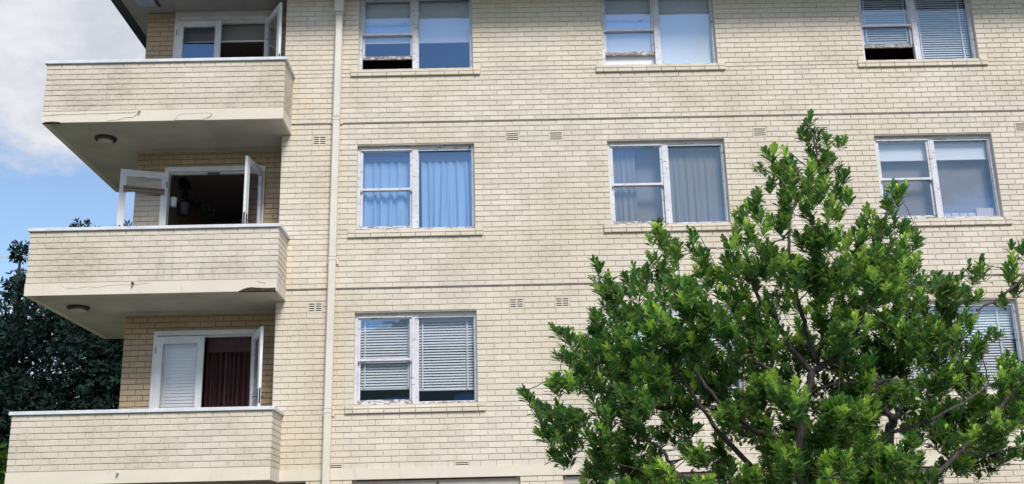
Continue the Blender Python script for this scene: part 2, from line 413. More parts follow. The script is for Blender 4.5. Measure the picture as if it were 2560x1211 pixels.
def brick_mesh(mb, bk):
    plane, a0, a1, z0, z1, key, mat, out = bk
    rr = RND
    g = .0052; h_ = .0036; a0 += h_+rr.uniform(-.001, .001); a1 -= h_+rr.uniform(-.001, .001); z0 += g+rr.uniform(-.0008, .0008); z1 -= g+rr.uniform(-.0008, .0008)
    o = -out+rr.uniform(-.0022, .0008); bb = BM; d = DEP
    i = len(mb.v)
    def P(a, dd, z):
        if plane in ('front', 'sloped'): return (a, dd, z)
        if plane == 'recess': return (a, RY+dd, z)
        if plane == 'balcony': return (a, BY+dd, z)
        if plane == 'balcony_side': return (BXR-dd, a, z)
        return (BXL+dd, a, z)
    if plane == 'sloped':
        q4 = [(a0, a1, o, z0), (a0+bb, a1-bb, o, z0+bb), (a0+bb, a1-bb, o, z0+.018), (a0+bb, a1-bb, .072, z1), (a0, a1, .072, z1-.012), (a0, a1, .06, z0)]
        for l_, r_, dd, z in q4: mb.v += [(l_, dd, z), (r_, dd, z)]
        for j in range(5): mb.f.append((i+2*j, i+2*j+1, i+2*j+3, i+2*j+2))
        mb.f.append((i, i+2, i+4, i+6, i+8, i+10)); mb.f.append((i+11, i+9, i+7, i+5, i+3, i+1)); return
    ring = lambda m, dd: [P(a0+m, dd, z0+m), P(a1-m, dd, z0+m), P(a1-m, dd, z1-m), P(a0+m, dd, z1-m)]
    mb.v += ring(bb, o)+ring(0, o+bb)+ring(0, d+.002)
    flip = plane == 'balcony_left'
    F_ = [(i, i+1, i+2, i+3)]
    for j in range(4):
        n_ = (j+1) % 4
        F_ += [(i+4+j, i+4+n_, i+n_, i+j), (i+8+j, i+8+n_, i+4+n_, i+4+j)]
    mb.f += [tuple(reversed(t)) for t in F_] if flip else F_

# ------------------------------------------------------------------ balconies
BAL = {}
for k in (-1, 0, 1):
    z = L*k; zs = z-.1645
    m = MB()
    m.box(BXL, BXR, BY-.004, RY+.008, zs, z+.02).box(BXL, XL2-.002, RY+.01, 2.7, zs, z+.02)          # slab with its edge band
    bo = m.build('balcony', M['concrete'], B, org=(BXL, BY, zs)); BAL[k] = bo
    bo['label'] = {1: 'grime streaked top balcony', 0: 'middle balcony with a rusted broken edge', -1: 'lowest balcony'}[k]
    pc = MB().box(BXL+FY, BXR-FY, BY+FY, BY+.12, z+.021, z+.823).box(BXR-.12, BXR-FY, BY+.122, -.003, z+.021, z+.823).box(BXL+FY, BXL+.12, BY+.122, 2.7, z+.021, z+.823)
    pc.build('parapet', M['mortar'], bo)
    # soffit render, 3 mm under the slab and set in from its edge
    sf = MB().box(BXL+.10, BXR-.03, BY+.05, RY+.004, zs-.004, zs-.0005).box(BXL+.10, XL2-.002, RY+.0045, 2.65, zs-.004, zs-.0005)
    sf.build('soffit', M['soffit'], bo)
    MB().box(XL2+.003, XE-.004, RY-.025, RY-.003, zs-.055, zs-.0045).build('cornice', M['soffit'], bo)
    c = MB()
    c.bbox(BXL-.03, BXR+.035, BY-.035, BY+.155, z+.824, z+.876, .005).bbox(BXR-.155, BXR+.035, BY+.157, -.004, z+.824, z+.876, .005).bbox(BXL-.03, BXL+.155, BY+.157, 2.7, z+.824, z+.876, .005)
    c.build('coping', M['coping'], bo)
    x = {1: -3.37, 0: -3.277, -1: -3.294}[k]; zz_ = z+(.012 if k == 1 else -.003 if k == 0 else -.012)
    s_ = MB().tube([(x, BY+.01, zz_), (x+.004, BY-.06, zz_-.012)], .017, 10); s_.tube([(x+.004, BY-.061, zz_-.012), (x+.004, BY-.064, zz_-.0125)], .011, 10)
    s_.build('overflow_spout', M['pipe'] if k else M['dark_metal'], bo)
def plate(pts, y0, y1):
    m = MB(); n = len(pts)
    m.v = [(x, y0, z) for x, z in pts]+[(x, y1, z) for x, z in pts]
    m.f = [tuple(range(n)), tuple(reversed(range(n, 2*n)))]+[(i+n, (i+1) % n+n, (i+1) % n, i) for i in range(n)]
    return m
yb = BY-.004
# the loose render patch and cracks on the top balcony, the blown edge on the middle one
pt = [(-2.80, 2.591), (-2.78, 2.63), (-2.755, 2.664), (-2.71, 2.682), (-2.55, 2.684), (-2.42, 2.690), (-2.29, 2.694), (-2.255, 2.686), (-2.262, 2.650), (-2.33, 2.615), (-2.38, 2.605), (-2.36, 2.590)]
plate(pt, yb-.007, yb+.001).build('render_patch', M['concrete'], BAL[1])
ck = MB()
def crack(mb, pts, w, y):
    for (x0, z0), (x1, z1) in zip(pts, pts[1:]):
        n = Vector((-(z1-z0), x1-x0)).normalized()*w*RND.uniform(.6, 1.3)/2; i = len(mb.v)
        for dy in (y, y+.004):
            mb.v += [(x0+n.x, dy, z0+n.y), (x1+n.x, dy, z1+n.y), (x1-n.x, dy, z1-n.y), (x0-n.x, dy, z0-n.y)]
        mb.f += [(i+3, i+2, i+1, i), (i+4, i+5, i+6, i+7), (i, i+1, i+5, i+4), (i+1, i+2, i+6, i+5), (i+2, i+3, i+7, i+6), (i+3, i, i+4, i+7)]
crack(ck, [(-2.82, 2.591), (-2.795, 2.634), (-2.765, 2.672), (-2.71, 2.691), (-2.55, 2.693), (-2.42, 2.698), (-2.29, 2.702), (-2.246, 2.690), (-2.254, 2.648), (-2.32, 2.611)], .012, yb-.0035)
crack(ck, [(-4.86, 2.705), (-4.6, 2.722), (-4.45, 2.717), (-4.2, 2.727), (-3.95, 2.722), (-3.7, 2.733), (-3.52, 2.73), (-3.40, 2.745)], .013, yb-.0035)
crack(ck, [(-3.39, 2.74), (-3.42, 2.69), (-3.47, 2.655), (-3.6, 2.645), (-3.7, 2.615), (-3.86, 2.604)], .010, yb-.0035)
ck.build('crack', M['crack'], BAL[1])
plate([(-4.86, 2.5865), (-4.82, 2.602), (-4.7, 2.608), (-4.62, 2.6), (-4.58, 2.5865)], yb-.002, yb+.05).build('broken_edge', M['rust'], BAL[1])
plate([(-1.71, -.1655), (-1.64, -.128), (-1.58, -.112), (-1.52, -.104), (-1.44, -.112), (-1.33, -.118), (-1.25, -.122), (-1.16, -.118), (-1.155, -.1655)], yb-.003, yb+.06).build('broken_edge', M['rust'], BAL[0])
plate([(-1.69, -.168), (-1.60, -.142), (-1.5, -.130), (-1.42, -.138), (-1.3, -.148), (-1.2, -.1655)], yb-.012, yb-.002).build('rust_flake', M['rust'], BAL[0])
ck = MB(); crack(ck, [(-4.35, -.012), (-4.28, -.055), (-4.1, -.065), (-3.95, -.045), (-3.8, -.055), (-3.65, -.03), (-3.45, -.022), (-3.3, -.03), (-3.05, -.006)], .006, yb-.003); crack(ck, [(-1.44, -.012), (-1.38, -.03), (-1.31, -.046)], .012, yb-.003)
ck.build('crack', M['crack'], BAL[0])

# ------------------------------------------------------------------ roof
rf = MB().box(-4.18, XR+.6, -.62, YB+.5, TOPZ+.03, TOPZ+.22).build('roof', M['fibro'], B)
for x0, x1 in ((-4.1, -3.3), (-3.296, -2.1), (-2.096, -.9), (-.896, 1.5), (1.504, 3.9), (3.904, 6.3), (6.304, 8.7), (8.704, 11.1), (11.104, 13.5)):
    for y0, y1 in ((-.58, 1.0), (1.004, 3.4)):
        if y0 > .5 and x0 > -3.9: continue
        MB().box(x0, x1, y0, (y1 if x1 < -.8 else .009) if y0 < 0 else y1, TOPZ+.002, TOPZ+.012).build('eave_sheet', M['fibro'], rf)
gt = MB().box(-4.26, -4.105, -.70, YB+.5, TOPZ-.015, TOPZ+.21).box(-4.10, XR+.6, -.70, -.60, TOPZ-.015, TOPZ+.21)
gt.build('gutter', M['gutter'], rf)
h = MB().bbox(-3.86, -3.55, .06, .30, TOPZ-.02, TOPZ+.001, .006).build('soffit_hatch', plain('pale_blue_hatch', (.30, .36, .52), .5), rf)
MB().box(-3.53, -3.50, .06, .32, TOPZ-.03, TOPZ+.001).build('hatch_bracket', M['dark_metal'], rf)

# ------------------------------------------------------------------ bricks: 300 largest in view as objects, the rest as one mesh
def bsize(bk):
    plane, a0, a1, z0, z1, key, mat, out = bk
    if plane in ('balcony_left', 'sloped'): return 0
    f = {'front': lambda a, z: (a, 0, z), 'recess': lambda a, z: (a, RY, z), 'balcony': lambda a, z: (a, BY, z), 'balcony_side': lambda a, z: (BXR, a, z)}[plane]
    c = [proj(f(a, z)) for a, z in ((a0, z0), (a1, z0), (a1, z1), (a0, z1))]
    cu = sum(p[0] for p in c)/4; cv = sum(p[1] for p in c)/4
    if not (8 < cu < 2552 and 4 < cv < 1207): return 0
    if cu > 1290 and cv > 270 and ((cu-1960)/680)**2+((cv-900)/640)**2 < 1: return 0
    if plane == 'recess': return 0
    return abs(sum(c[i][0]*c[(i+1) % 4][1]-c[(i+1) % 4][0]*c[i][1] for i in range(4)))/2
order = sorted(range(len(BR)), key=lambda i: -bsize(BR[i]))
single = set(order[:300])
PKEY = {'wall': wall, 'recess': rw, **{'balcony%d' % k: BAL[k] for k in BAL}}
rest = {}
for i, bk in enumerate(BR):
    if i in single:
        m = MB(); brick_mesh(m, bk); m.build('brick', M[bk[6]], PKEY[bk[5]])
    else: brick_mesh(rest.setdefault(bk[6], MB()), bk)
mb = MB(); cnt = []
for key in rest: mb.f += [tuple(len(mb.v)+i for i in f) for f in rest[key].f]; mb.v += rest[key].v; cnt.append((key, len(rest[key].f)))
bw = mb.build('brickwork', M[cnt[0][0]], B, kind='stuff')
for key, n in cnt[1:]: bw.data.materials.append(M[key])
idx = [j for j, (key, n) in enumerate(cnt) for _ in range(n)]; bw.data.polygons.foreach_set('material_index', idx)

# ------------------------------------------------------------------ air vents
def vent(x, z, h, rows, two):
    m = MB(); w = .218; hh = h; y0 = -.002
    m.box(x-w/2, x+w/2, y0, .0107, z+hh/2-.014, z+hh/2).box(x-w/2, x+w/2, y0, .0107, z-hh/2, z-hh/2+.014)
    m.box(x-w/2, x-w/2+.014, y0, .0107, z-hh/2+.0145, z+hh/2-.0145).box(x+w/2-.014, x+w/2, y0, .0107, z-hh/2+.0145, z+hh/2-.0145)
    ih = hh-.028; p = ih/rows
    for i in range(rows+1):
        zc = z-ih/2+p*i; a = max(zc-p*.24, z-ih/2); c = min(zc+p*.24, z+ih/2)
        m.box(x-w/2+.0145, x+w/2-.0145, y0+.002, y0+.007, a, c)
    if two: m.box(x-.008, x+.008, y0+.001, y0+.0085, z-ih/2, z+ih/2)
    o = m.build('air_vent', M['concrete'], B)
    MB().box(x-w/2+.005, x+w/2-.005, .0075, .0105, z-hh/2+.005, z+hh/2-.005).build('vent_shade_plate', M['dark_metal'], o)  # dark plate behind the fins paints the shade of the uncut slots
for k in (0, -1):
    for i, (x, z) in enumerate(VENTS): vent(x, z+L*k, .165, 4, k == -1 or i == 0)
for x, z in LOWV: vent(x, z, .082, 2, False)

# ------------------------------------------------------------------ windows
HUNG = []
def window(ci, k, raised, slip=0):
    x0, x1 = WX[ci]; z0 = WZ0+L*k; z1 = (WZ1 if k < 1 else 2.33)+L*k; w = x1-x0
    xa, xm0, xm1, xb = x0+.048, x0+.468*w, x0+.518*w, x1-.035
    m = MB()
    m.box(x0, xa, .075, .16, z0+.03, z1).box(xb, x1, .075, .16, z0+.03, z1).box(xa, xb, .075, .16, z1-.058, z1)
    m.box(xm0, xm1, .072, .158, z0+.03, z1-.058)
    m.box(xa, xm0, .062, .074, z1-.075, z1-.052).box(xm1, xb, .082, .105, z1-.085, z1-.0585)
    o = m.build('window', M['paint'], B, org=(x0, .16, z0))
    MB().bbox(x0, x1, .060, .165, z0-.004, z0+.029, .004).build('sill_board', M['paint_peel'], o)
    MB().box(xb-.014, xb, .105, .135, z0+.03, z1-.086).box(xm1, xm1+.012, .105, .135, z0+.03, z1-.086).box(xm1+.012, xb-.014, .1, .135, z0+.03, z0+.045).build('fixed_bead', M['paint'], o)
    MB().box(xm1+.012, xb-.014, .117, .123, z0+.045, z1-.086).build('pane', M['glass'], o)
    zt, zb = z1-.058, z0+.03; zm = (zt+zb)/2
    def sash(name, a, c, y, rail_b, mat_b, top=.036):
        s = MB().box(xa+.001, xa+.038, y, y+.032, a, c).box(xm0-.036, xm0-.001, y, y+.032, a, c).box(xa+.038, xm0-.036, y, y+.032, c-top, c)
        s.box(xa+.038, xm0-.036, y-.002, y+.034, a, a+rail_b) if mat_b is None else None
        so = s.build(name, M['paint'], o)
        if mat_b: MB().box(xa+.002, xm0-.002, y-.004, y+.034, a-.001, a+rail_b).build('bottom_rail', mat_b, o)
        MB().box(xa+.038, xm0-.036, y+.013, y+.019, a+rail_b, c-top).build('pane', M['glass'], o)
    sash('sash', zm-.018-slip, zt-slip, .086, .036, None)
    sash('sash', zb+raised, zm+.018+raised, .121, .055, M['paint_bare'] if raised or ci == 1 else M['paint_peel'])
    # horns and a catch, both dark with wear
    MB().box(xa+.004, xa+.034, .082, .120, zm-.045, zm-.0185).box(xm0-.034, xm0-.004, .082, .120, zm-.045, zm-.0185).build('sash_horn', M['paint_bare'], o)
    return o
for ci, k, rs in ((0, 1, .20), (1, 1, .20), (2, 1, .25), (0, 0, 0), (1, 0, 0), (2, 0, 0), (0, -1, 0), (1, -1, 0), (2, -1, 0)):
    window(ci, k, rs)
MB().tube([(1.735, .062, 2.33), (1.735, .045, 2.33)], .016, 10).build('bolt', M['dark_metal'], B)

# ------------------------------------------------------------------ blinds and curtains
def roller(ci, k, ztop, zbot, mat, label, part=None, y=.185):
    x0, x1 = WX[ci]
    o = empty('roller_blind', ((x0+x1)/2, y, L*k+zbot), label, 'blind', 'roller blinds in the sash windows')
    segs = [(x0+.06, x0+.485*(x1-x0)), (x0+.5*(x1-x0), x1-.045)]
    if part is not None: segs = [segs[part]]
    MB().box(segs[0][0], segs[-1][1], y, y+.004, L*k+zbot+.02, L*k+ztop).build('cloth', mat, o)
    MB().box(segs[0][0]-.004, segs[-1][1]+.004, y-.008, y+.012, L*k+zbot, L*k+zbot+.02).build('bottom_bar', M['slat'], o)
    MB().tube([(segs[0][0], y+.03, L*k+ztop+.025), (segs[-1][1], y+.03, L*k+ztop+.025)], .024, 10).build('roller_tube', M['slat'], o)
roller(0, 1, 2.24, 1.50, M['blind_white'], 'white roller blind half drawn in the top window beside the downpipe')
roller(1, 1, 2.24, .99, M['blind_white'], 'white roller blind fully drawn in the top middle window')
roller(2, 0, 2.28, 1.99, M['blind_white'], 'short white roller blind above grey cloth in the window behind the tree top')
def venetian(name, x0, x1, y, ztop, zbot, pitch, mat, label, tilt=52, depth=.046, group='slatted blinds'):
    o = empty(name, ((x0+x1)/2, y, zbot), label, 'blind', group)
    MB().box(x0, x1, y-.02, y+.03, ztop-.03, ztop).build('head_rail', mat, o)
    w = x1-x0; d = depth/2; me = None; c, s = math.cos(R(tilt))*d, math.sin(R(tilt))*d
    z = ztop-.045
    while z > zbot+.03:
        if me is None:
            m = MB()
            for dz in (.0008, -.0008): m.v += [(-w/2, -c, -s+dz), (w/2, -c, -s+dz), (w/2, 0, .004+dz), (-w/2, 0, .004+dz), (w/2, c, s+dz), (-w/2, c, s+dz)]
            m.f = [(0,1,2,3), (3,2,4,5), (9,8,7,6), (11,10,8,9), (0,6,7,1), (5,4,10,11), (0,3,9,6), (3,5,11,9), (1,7,8,2), (2,8,10,4)]
            me = m.mesh('slat'); me.materials.append(mat)
        sl = link('slat', me, ((x0+x1)/2, y, z), o); sl.rotation_euler = (R(RND.uniform(-3, 3)), R(RND.uniform(-.25, .25)), 0)
        z -= pitch
    MB().bbox(x0, x1, y-.02, y+.02, zbot, zbot+.02, .003).build('bottom_bar', mat, o)
    tp = MB()
    for f in (.1, .88): tp.box(x0+w*f-.012, x0+w*f+.012, y-.032, y-.0305, zbot+.02, ztop-.03)
    tp.build('ladder_tape', mat, o)
def ven(ci, k, part, zbot, label, **kw):
    x0, x1 = WX[ci]; w = x1-x0
    seg = (x0+.06, x0+.49*w) if part == 0 else (x0+.505*w, x1-.045)
    if part == 2: seg = (x0+.06, x1-.045)
    venetian('venetian_blind', seg[0], seg[1], .20, L*k+(2.30 if k < 1 else 2.26), L*k+zbot, .042, M['slat'], label, **kw)
ven(0, -1, 0, 1.20, 'white venetian blind over the left sash of the low window beside the downpipe')
ven(0, -1, 1, 1.17, 'wide white venetian blind over the fixed pane of the low window beside the downpipe')
ven(2, 1, 0, 1.33, 'white venetian blind behind the raised sash of the top window on the far right')
ven(2, 1, 1, 1.00, 'white venetian blind behind the fixed pane of the top window on the far right')
ven(1, -1, 2, 1.05, 'white venetian blind in the window almost hidden behind the tree crown')
ven(2, -1, 2, 1.02, 'white venetian blind in the lowest window right of the tree')
def curtain(name, x0, x1, y, z0, z1, nf, amp, mat, label, group=None, flare=0, cat='curtain', gap=None):
    m = MB(); nx, nz = nf*10, 14; ph = [RND.uniform(0, 6.28) for _ in range(4)]
    for j in range(nz+1):
        t = j/nz; z = z1+(z0-z1)*t
        for i in range(nx+1):
            u = i/nx; x = x0+(x1-x0)*u
            dx = flare*t*math.sin(u*9+ph[0])*.5
            a = amp*(.35+.65*t)
            yy = y+a*(math.sin(u*nf*6.28+ph[1]+.7*math.sin(t*2+ph[2]+u*5))+.5*math.sin(u*nf*2.7*6.28/1.7+ph[3]+t))
            m.v.append((x+dx, yy, z))
    for j in range(nz):
        for i in range(nx):
            a = j*(nx+1)+i; m.f.append((a, a+nx+1, a+nx+2, a+1))
    n = len(m.v)
    m.v += [(x, yy+.003, z) for x, yy, z in m.v]; m.f += [tuple(reversed([q+n for q in f])) for f in m.f]
    return tag(m.build(name, mat, smooth=True), label, cat, group)
a, c = WX[0]
g = 'sky-tinted pale blue curtains in the middle window'
curtain('curtain', a+.055, a+.92, .235, .98, 2.19, 6, .034, M['curtain_blue'], 'sky-tinted pale blue curtain behind the double sash beside the downpipe', g, .05)
curtain('curtain', a+1.01, c-.03, .235, .98, 2.19, 7, .036, M['curtain_blue'], 'sky-tinted pale blue curtain behind the fixed pane beside the downpipe', g, .07)
MB().box(a+.05, c-.03, .215, .235, 2.16, 2.31).build('pelmet', M['blind_grey'], B)
a, c = WX[1]
g = 'grey net curtains in the middle window left of the tree top'
curtain('net_curtain', a+.05, a+.46, .24, .98, 2.30, 5, .02, M['curtain_net'], 'narrow grey net curtain drawn half across the sash left of the tree top', g)
curtain('net_curtain', a+.95, c-.03, .24, .98, 2.30, 9, .018, M['curtain_net'], 'grey net curtain covering the whole fixed pane left of the tree top', g)
MB().box(a+.06, c-.04, .36, .366, .98, 2.3).build('backing_blind', M['blind_grey'], B)
a, c = WX[2]
roller(2, 0, 2.26, 1.00, M['blind_grey'], 'grey cloth blind drawn down behind the short white one', y=.30)
bx = tag(MB().bbox(9.86, 10.15, .175, .28, .985, 1.16, .004).build('cardboard_box', M['card']), 'pinkish cardboard box standing in the corner of the window behind the tree top', 'box')
for i in range(4):
    x = 9.33+i*.133
    tag(MB().bbox(x, x+.118, .19, .205, .985, 1.085+.006*(i % 2), .006).build('tile', M['tile']), 'pale square tile leaning on the inner sill, ' + ('fourth from', 'third from', 'second from', 'next to')[i] + ' the pinkish cardboard box', 'tile', 'tiles along the inner sill')

# ------------------------------------------------------------------ balcony doors
DX0, DX1 = -3.31, -1.66
def leaf(parent, hx, hz0, hz1, side, ang, mat_glass, shade=False, handle=True):
    """side +1: hinged at its left edge, -1: at its right; ang opens it out over the balcony"""
    w = .745; y0, y1 = -.042, 0
    o = None
    m = MB(); s = side
    def bx(mm, a, c, z0, z1, ya=y0, yb_=y1): mm.box(min(s*a, s*c), max(s*a, s*c), ya, yb_, z0, z1)
    h = hz1-hz0
    bx(m, 0, .092, 0, h); bx(m, w-.092, w, 0, h); bx(m, .092, w-.092, h-.105, h); bx(m, .092, w-.092, 0, .55); bx(m, .092, w-.092, .55, .56, y0+.01, y1-.01)
    me = m.mesh('door_leaf'); me.materials.append(M['paint_door'])
    o = link('door_leaf', me, (hx, RY-.025, hz0), parent); o.rotation_euler = (0, 0, -s*R(ang)); WLOC[o.name] = 'local'
    g_ = MB(); bx(g_, .092, w-.092, .56, h-.105, -.024, -.018); g_.build('pane', mat_glass, o, local=True)
    b2 = MB(); bx(b2, .092, .104, .56, h-.105, -.045, .003); bx(b2, w-.104, w-.092, .56, h-.105, -.045, .003); bx(b2, .104, w-.104, h-.117, h-.105, -.045, .003); b2.build('glazing_bead', M['paint'], o, local=True)
    if handle:
        hd = MB(); x = s*(w-.045); zc = 1.08
        hd.box(x-.018, x+.018, -.049, -.042, zc-.10, zc+.10).tube([(x, -.045, zc), (x, -.085, zc), (x-s*.10, -.09, zc-.005)], .009, 8)
        hd.box(x-.018, x+.018, 0, .006, zc-.10, zc+.10).tube([(x, .004, zc), (x, .045, zc), (x-s*.10, .05, zc-.005)], .009, 8)
        hd.build('handle', M['dark_metal'], o, local=True)
        lk = MB(); lk.box(min(s*w, s*(w+.003)), max(s*w, s*(w+.003)), -.034, -.008, zc-.11, zc+.12); lk.build('lock_plate', M['dark_metal'], o, local=True)
    if shade:
        sh = MB(); zz_ = h-.36
        for i, (dz, rr) in enumerate(((0, .026), (.052, .022))):
            sh.tube([(s*.05, .03, zz_+dz), (s*(w-.06), .03, zz_+dz)], rr, 10)
        sh.build('rolled_shade', M['blind_brown'], o, local=True)
    return o
for k in (-1, 0, 1):
    z0 = L*k+.02; zt = L*k+(2.26 if k < 1 else 2.355)
    m = MB()
    m.box(DX0, DX0+.062, RY-.03, RY+.11, z0, zt).box(DX1-.062, DX1, RY-.03, RY+.11, z0, zt).box(DX0+.062, DX1-.062, RY-.03, RY+.11, L*k+2.19, zt)
    m.box(DX0+.05, DX1-.05, RY-.045, RY-.0305, L*k+2.235, L*k+2.262 if k < 1 else L*k+2.262)
    m.box(DX0+.062, DX1-.062, RY+.03, RY+.1, L*k+2.165, L*k+2.19)
    do = m.build('balcony_door', M['paint_door'], B, org=(DX0, RY, z0))
    lz = L*k+2.165
    if k == 0:
        leaf(B, DX0+.064, z0+.01, lz, 1, 160, M['glass_door'], shade=True); leaf(B, DX1-.064, z0+.01, lz, -1, 83, M['glass_door'])
        MB().box(-2.62, -2.42, RY+.02, RY+.029, lz-.02, lz+.012).build('latch', M['dark_metal'], do)
    elif k == 1:
        leaf(B, DX0+.064, z0+.01, lz, 1, 0, M['glass'], handle=False); leaf(B, DX1-.105, z0+.01, lz, -1, 121, M['glass_door'])
    else:
        leaf(B, DX0+.064, z0+.01, lz, 1, 0, M['glass_door'], handle=False); leaf(B, DX1-.105, z0+.01, lz, -1, 113, M['glass_door'])
    hg = MB()
    for zz_ in (1.95, .9):
        hg.tube([(DX0+.058, RY-.062, L*k+zz_-.05), (DX0+.058, RY-.062, L*k+zz_+.05)], .008, 8)
    hg.build('hinge', M['dark_metal'], do)
# what hangs in the doorways
o = empty('roller_blind', (-2.5, .72, L+1.95), 'grey roller blind hanging in the doorway of the top balcony', 'blind')
MB().box(-3.2, -1.74, .72, .725, L+1.875, L+2.17).build('cloth', M['blind_grey'], o); MB().box(-3.205, -1.735, .712, .733, L+1.85, L+1.875).build('bottom_bar', M['slat'], o); MB().tube([(-3.2, .75, L+2.16), (-1.74, .75, L+2.16)], .026, 10).build('roller_tube', M['slat'], o)
venetian('slatted_blind', -3.18, -2.53, .66, -L+2.14, -L+.35, .052, M['slat_cream'], 'cream slatted blind behind the closed glass door of the lowest balcony', tilt=74, depth=.056, group=None)
o = empty('strip_curtain', (-2.12, .70, -L+.1), 'maroon strip fly curtain in the lowest balcony doorway', 'curtain')
MB().box(-2.50, -1.73, .69, .72, -L+1.93, -L+2.17).build('header_band', M['maroon'], o)
me = None
for i in range(40):
    x = -2.495+i*.0192
    m = MB().box(-.0075, .0075, -.0015, .0015, 0, 1.86)
    if me is None: me = m.mesh('strand'); me.materials.append(M['maroon'])
    st = link('strand', me, (x, .705+RND.uniform(-.012, .012), -L+.07), o); st.rotation_euler = (R(RND.uniform(-.4, .4)), R(RND.uniform(-.35, .35)), R(RND.uniform(-50, 50)))
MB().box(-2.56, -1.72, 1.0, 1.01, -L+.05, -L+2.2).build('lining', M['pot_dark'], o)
def pot(name, x, y, z, r, h, mat, label):
    o = empty(name, (x, y, z), label, 'plant pot')
    MB().lathe((x, y, z), [(r*.72, 0), (r*.8, h*.1), (r, h*.95), (r, h), (r*.9, h), (r*.86, h*.85)], 20).build('pot', mat, o, smooth=False)
    cd_ = MB()
    for a in (0, 2.1, 4.2): cd_.tube([(x+r*math.cos(a), y+r*math.sin(a), z+h), (x, y, z+h+.36)], .003, 5)
    cd_.build('hanger', M['dark_metal'], o)
    return o
def vine(o, pts, n, seed, size):
    rr = random.Random(seed); m = MB(); m.tube(pts, .004, 5); m.build('stem', M['bark'], o)
    lf = MB()
    for i in range(n):
        t = rr.random()*(len(pts)-1); a = int(t); p = Vector(pts[a]).lerp(Vector(pts[min(a+1, len(pts)-1)]), t-a)
        d = Vector((rr.uniform(-1, 1), rr.uniform(-1, 1), rr.uniform(-1, .3))).normalized(); s_ = d.orthogonal().normalized(); l_ = size*rr.uniform(.7, 1.2)
        i0 = len(lf.v); up_ = d.cross(s_)*.12*l_
        for q in (p, p+d*l_*.35+s_*l_*.42+up_, p+d*l_, p+d*l_*.35-s_*l_*.42+up_): lf.v.append(tuple(q)); lf.a.append(.2)
        lf.f += [(i0, i0+1, i0+2), (i0, i0+2, i0+3)]
    lf.build('leaves', M['leaf_far'], o, attr='tint')
o = pot('hanging_pot', -3.215, .78, 1.655, .066, .15, M['pot_white'], 'white hanging pot in the middle balcony doorway')
o = pot('hanging_pot', -3.09, 1.0, 1.57, .12, .20, M['pot_dark'], 'dark round hanging pot behind the white one in the middle doorway')
vine(o, [(-3.09, 1.0, 1.78), (-2.95, 1.05, 1.83), (-2.8, 1.05, 1.76), (-2.66, 1.05, 1.68), (-2.58, 1.06, 1.55)], 95, 4, .105)
vine(o, [(-3.09, 1.0, 1.8), (-3.12, 1.1, 2.0), (-3.1, 1.1, 2.12), (-3.18, 1.1, 2.25)], 70, 5, .105)

# ------------------------------------------------------------------ ceiling lights under the slabs
for k, (x, y), lb in ((1, (-4.118, -.005), 'round ceiling light with dark rim under the top balcony slab'), (0, (-4.36, .10), 'round ceiling light with dark rim under the middle balcony slab')):
    z = L*k-.1645-.0042
    o = empty('ceiling_light', (x, y, z), lb, 'ceiling light', 'ceiling lights under the balconies')
    MB().lathe((x, y, z), [(.120, 0), (.172, -.001), (.176, -.014), (.165, -.034), (.128, -.046), (.120, -.044)], 32).build('rim', M['dark_metal'], o)
    MB().lathe((x, y, z), [(.119, -.040), (.112, -.062), (.09, -.082), (.055, -.094), (.01, -.098)], 32).build('dome', M['lamp_dome'], o, smooth=True)

# ------------------------------------------------------------------ downpipe
o = empty('downpipe', (-.42, -.06, GZ), 'cream rainwater downpipe running down the facade between balconies and windows', 'downpipe')
PX = lambda z: -.392-.011*(4.6-z)*.62
cuts = [4.655, 2.80, .46, -1.90, GZ+.05]
for zt, zb in zip(cuts, cuts[1:]):
    m = MB().bbox(-.056, .056, -.122, -.022, zb+.03, zt, .014)
    m.v = [(x+PX(z), y, z) for x, y, z in m.v]; m.build('pipe_section', M['pipe'], o)
for z in cuts[1:4]:
    m = MB().bbox(-.061, .061, -.127, -.017, z-.03, z+.032, .014); m.v = [(x+PX(z), y, zz_) for x, y, zz_ in m.v]; cl = m.build('collar', M['pipe'], o)
    MB().box(PX(z)-.092, PX(z)+.092, -.016, -.003, z-.055, z-.028).box(PX(z)+.064, PX(z)+.088, -.03, -.017, z-.06, z+.01).box(PX(z)-.088, PX(z)-.064, -.03, -.017, z-.06, z+.01).build('bracket', M['pipe'], o)
m = MB().bbox(-.075, .075, -.16, -.01, 4.70, 5.05, .006)
m.v = [(x+PX(4.66), y, z) for x, y, z in m.v]; m.bbox(PX(4.66)-.062, PX(4.66)+.062, -.13, -.012, 4.657, 4.699, .01); m.build('rainwater_head', M['pipe'], o)

# ------------------------------------------------------------------ garage doors at the foot
for i, (a, c) in enumerate(GAR):
    gd = MB().box(a+.002, c-.002, .06, .16, GTOP-.13, GTOP-.002).box(a+.002, a+.06, .06, .16, GZ+.01, GTOP-.131).box(c-.06, c-.002, .06, .16, GZ+.01, GTOP-.131).build('garage_door', M['garage'], B)
    MB().box(a+.06, c-.06, .12, .15, GZ+.02, GTOP-.16).build('door_panel', M['timber_dark'], gd)
    MB().box(a+.06, c-.06, .05, .0595, GTOP-.022, GTOP-.003).build('head_trim', M['timber_dark'], gd)
    if i == 0:
        cu = bpy.data.curves.new('door_number', 'FONT'); cu.body = '4'; cu.size = .115; cu.extrude = .002; cu.align_x = 'CENTER'
        to = bpy.data.objects.new('tmp_text', cu); COL.objects.link(to); dg = bpy.context.evaluated_depsgraph_get(); me = bpy.data.meshes.new_from_object(to.evaluated_get(dg)); bpy.data.objects.remove(to)
        me.materials.clear(); me.materials.append(M['number']); t = link('door_number', me, (1.19, .057, GTOP-.115), gd); t.rotation_euler = (R(90), 0, 0)
MB().box(-3.0, -.757, .4, .45, GZ+.02, GTOP-.03).build('carport_back', M['timber_dark'], B)

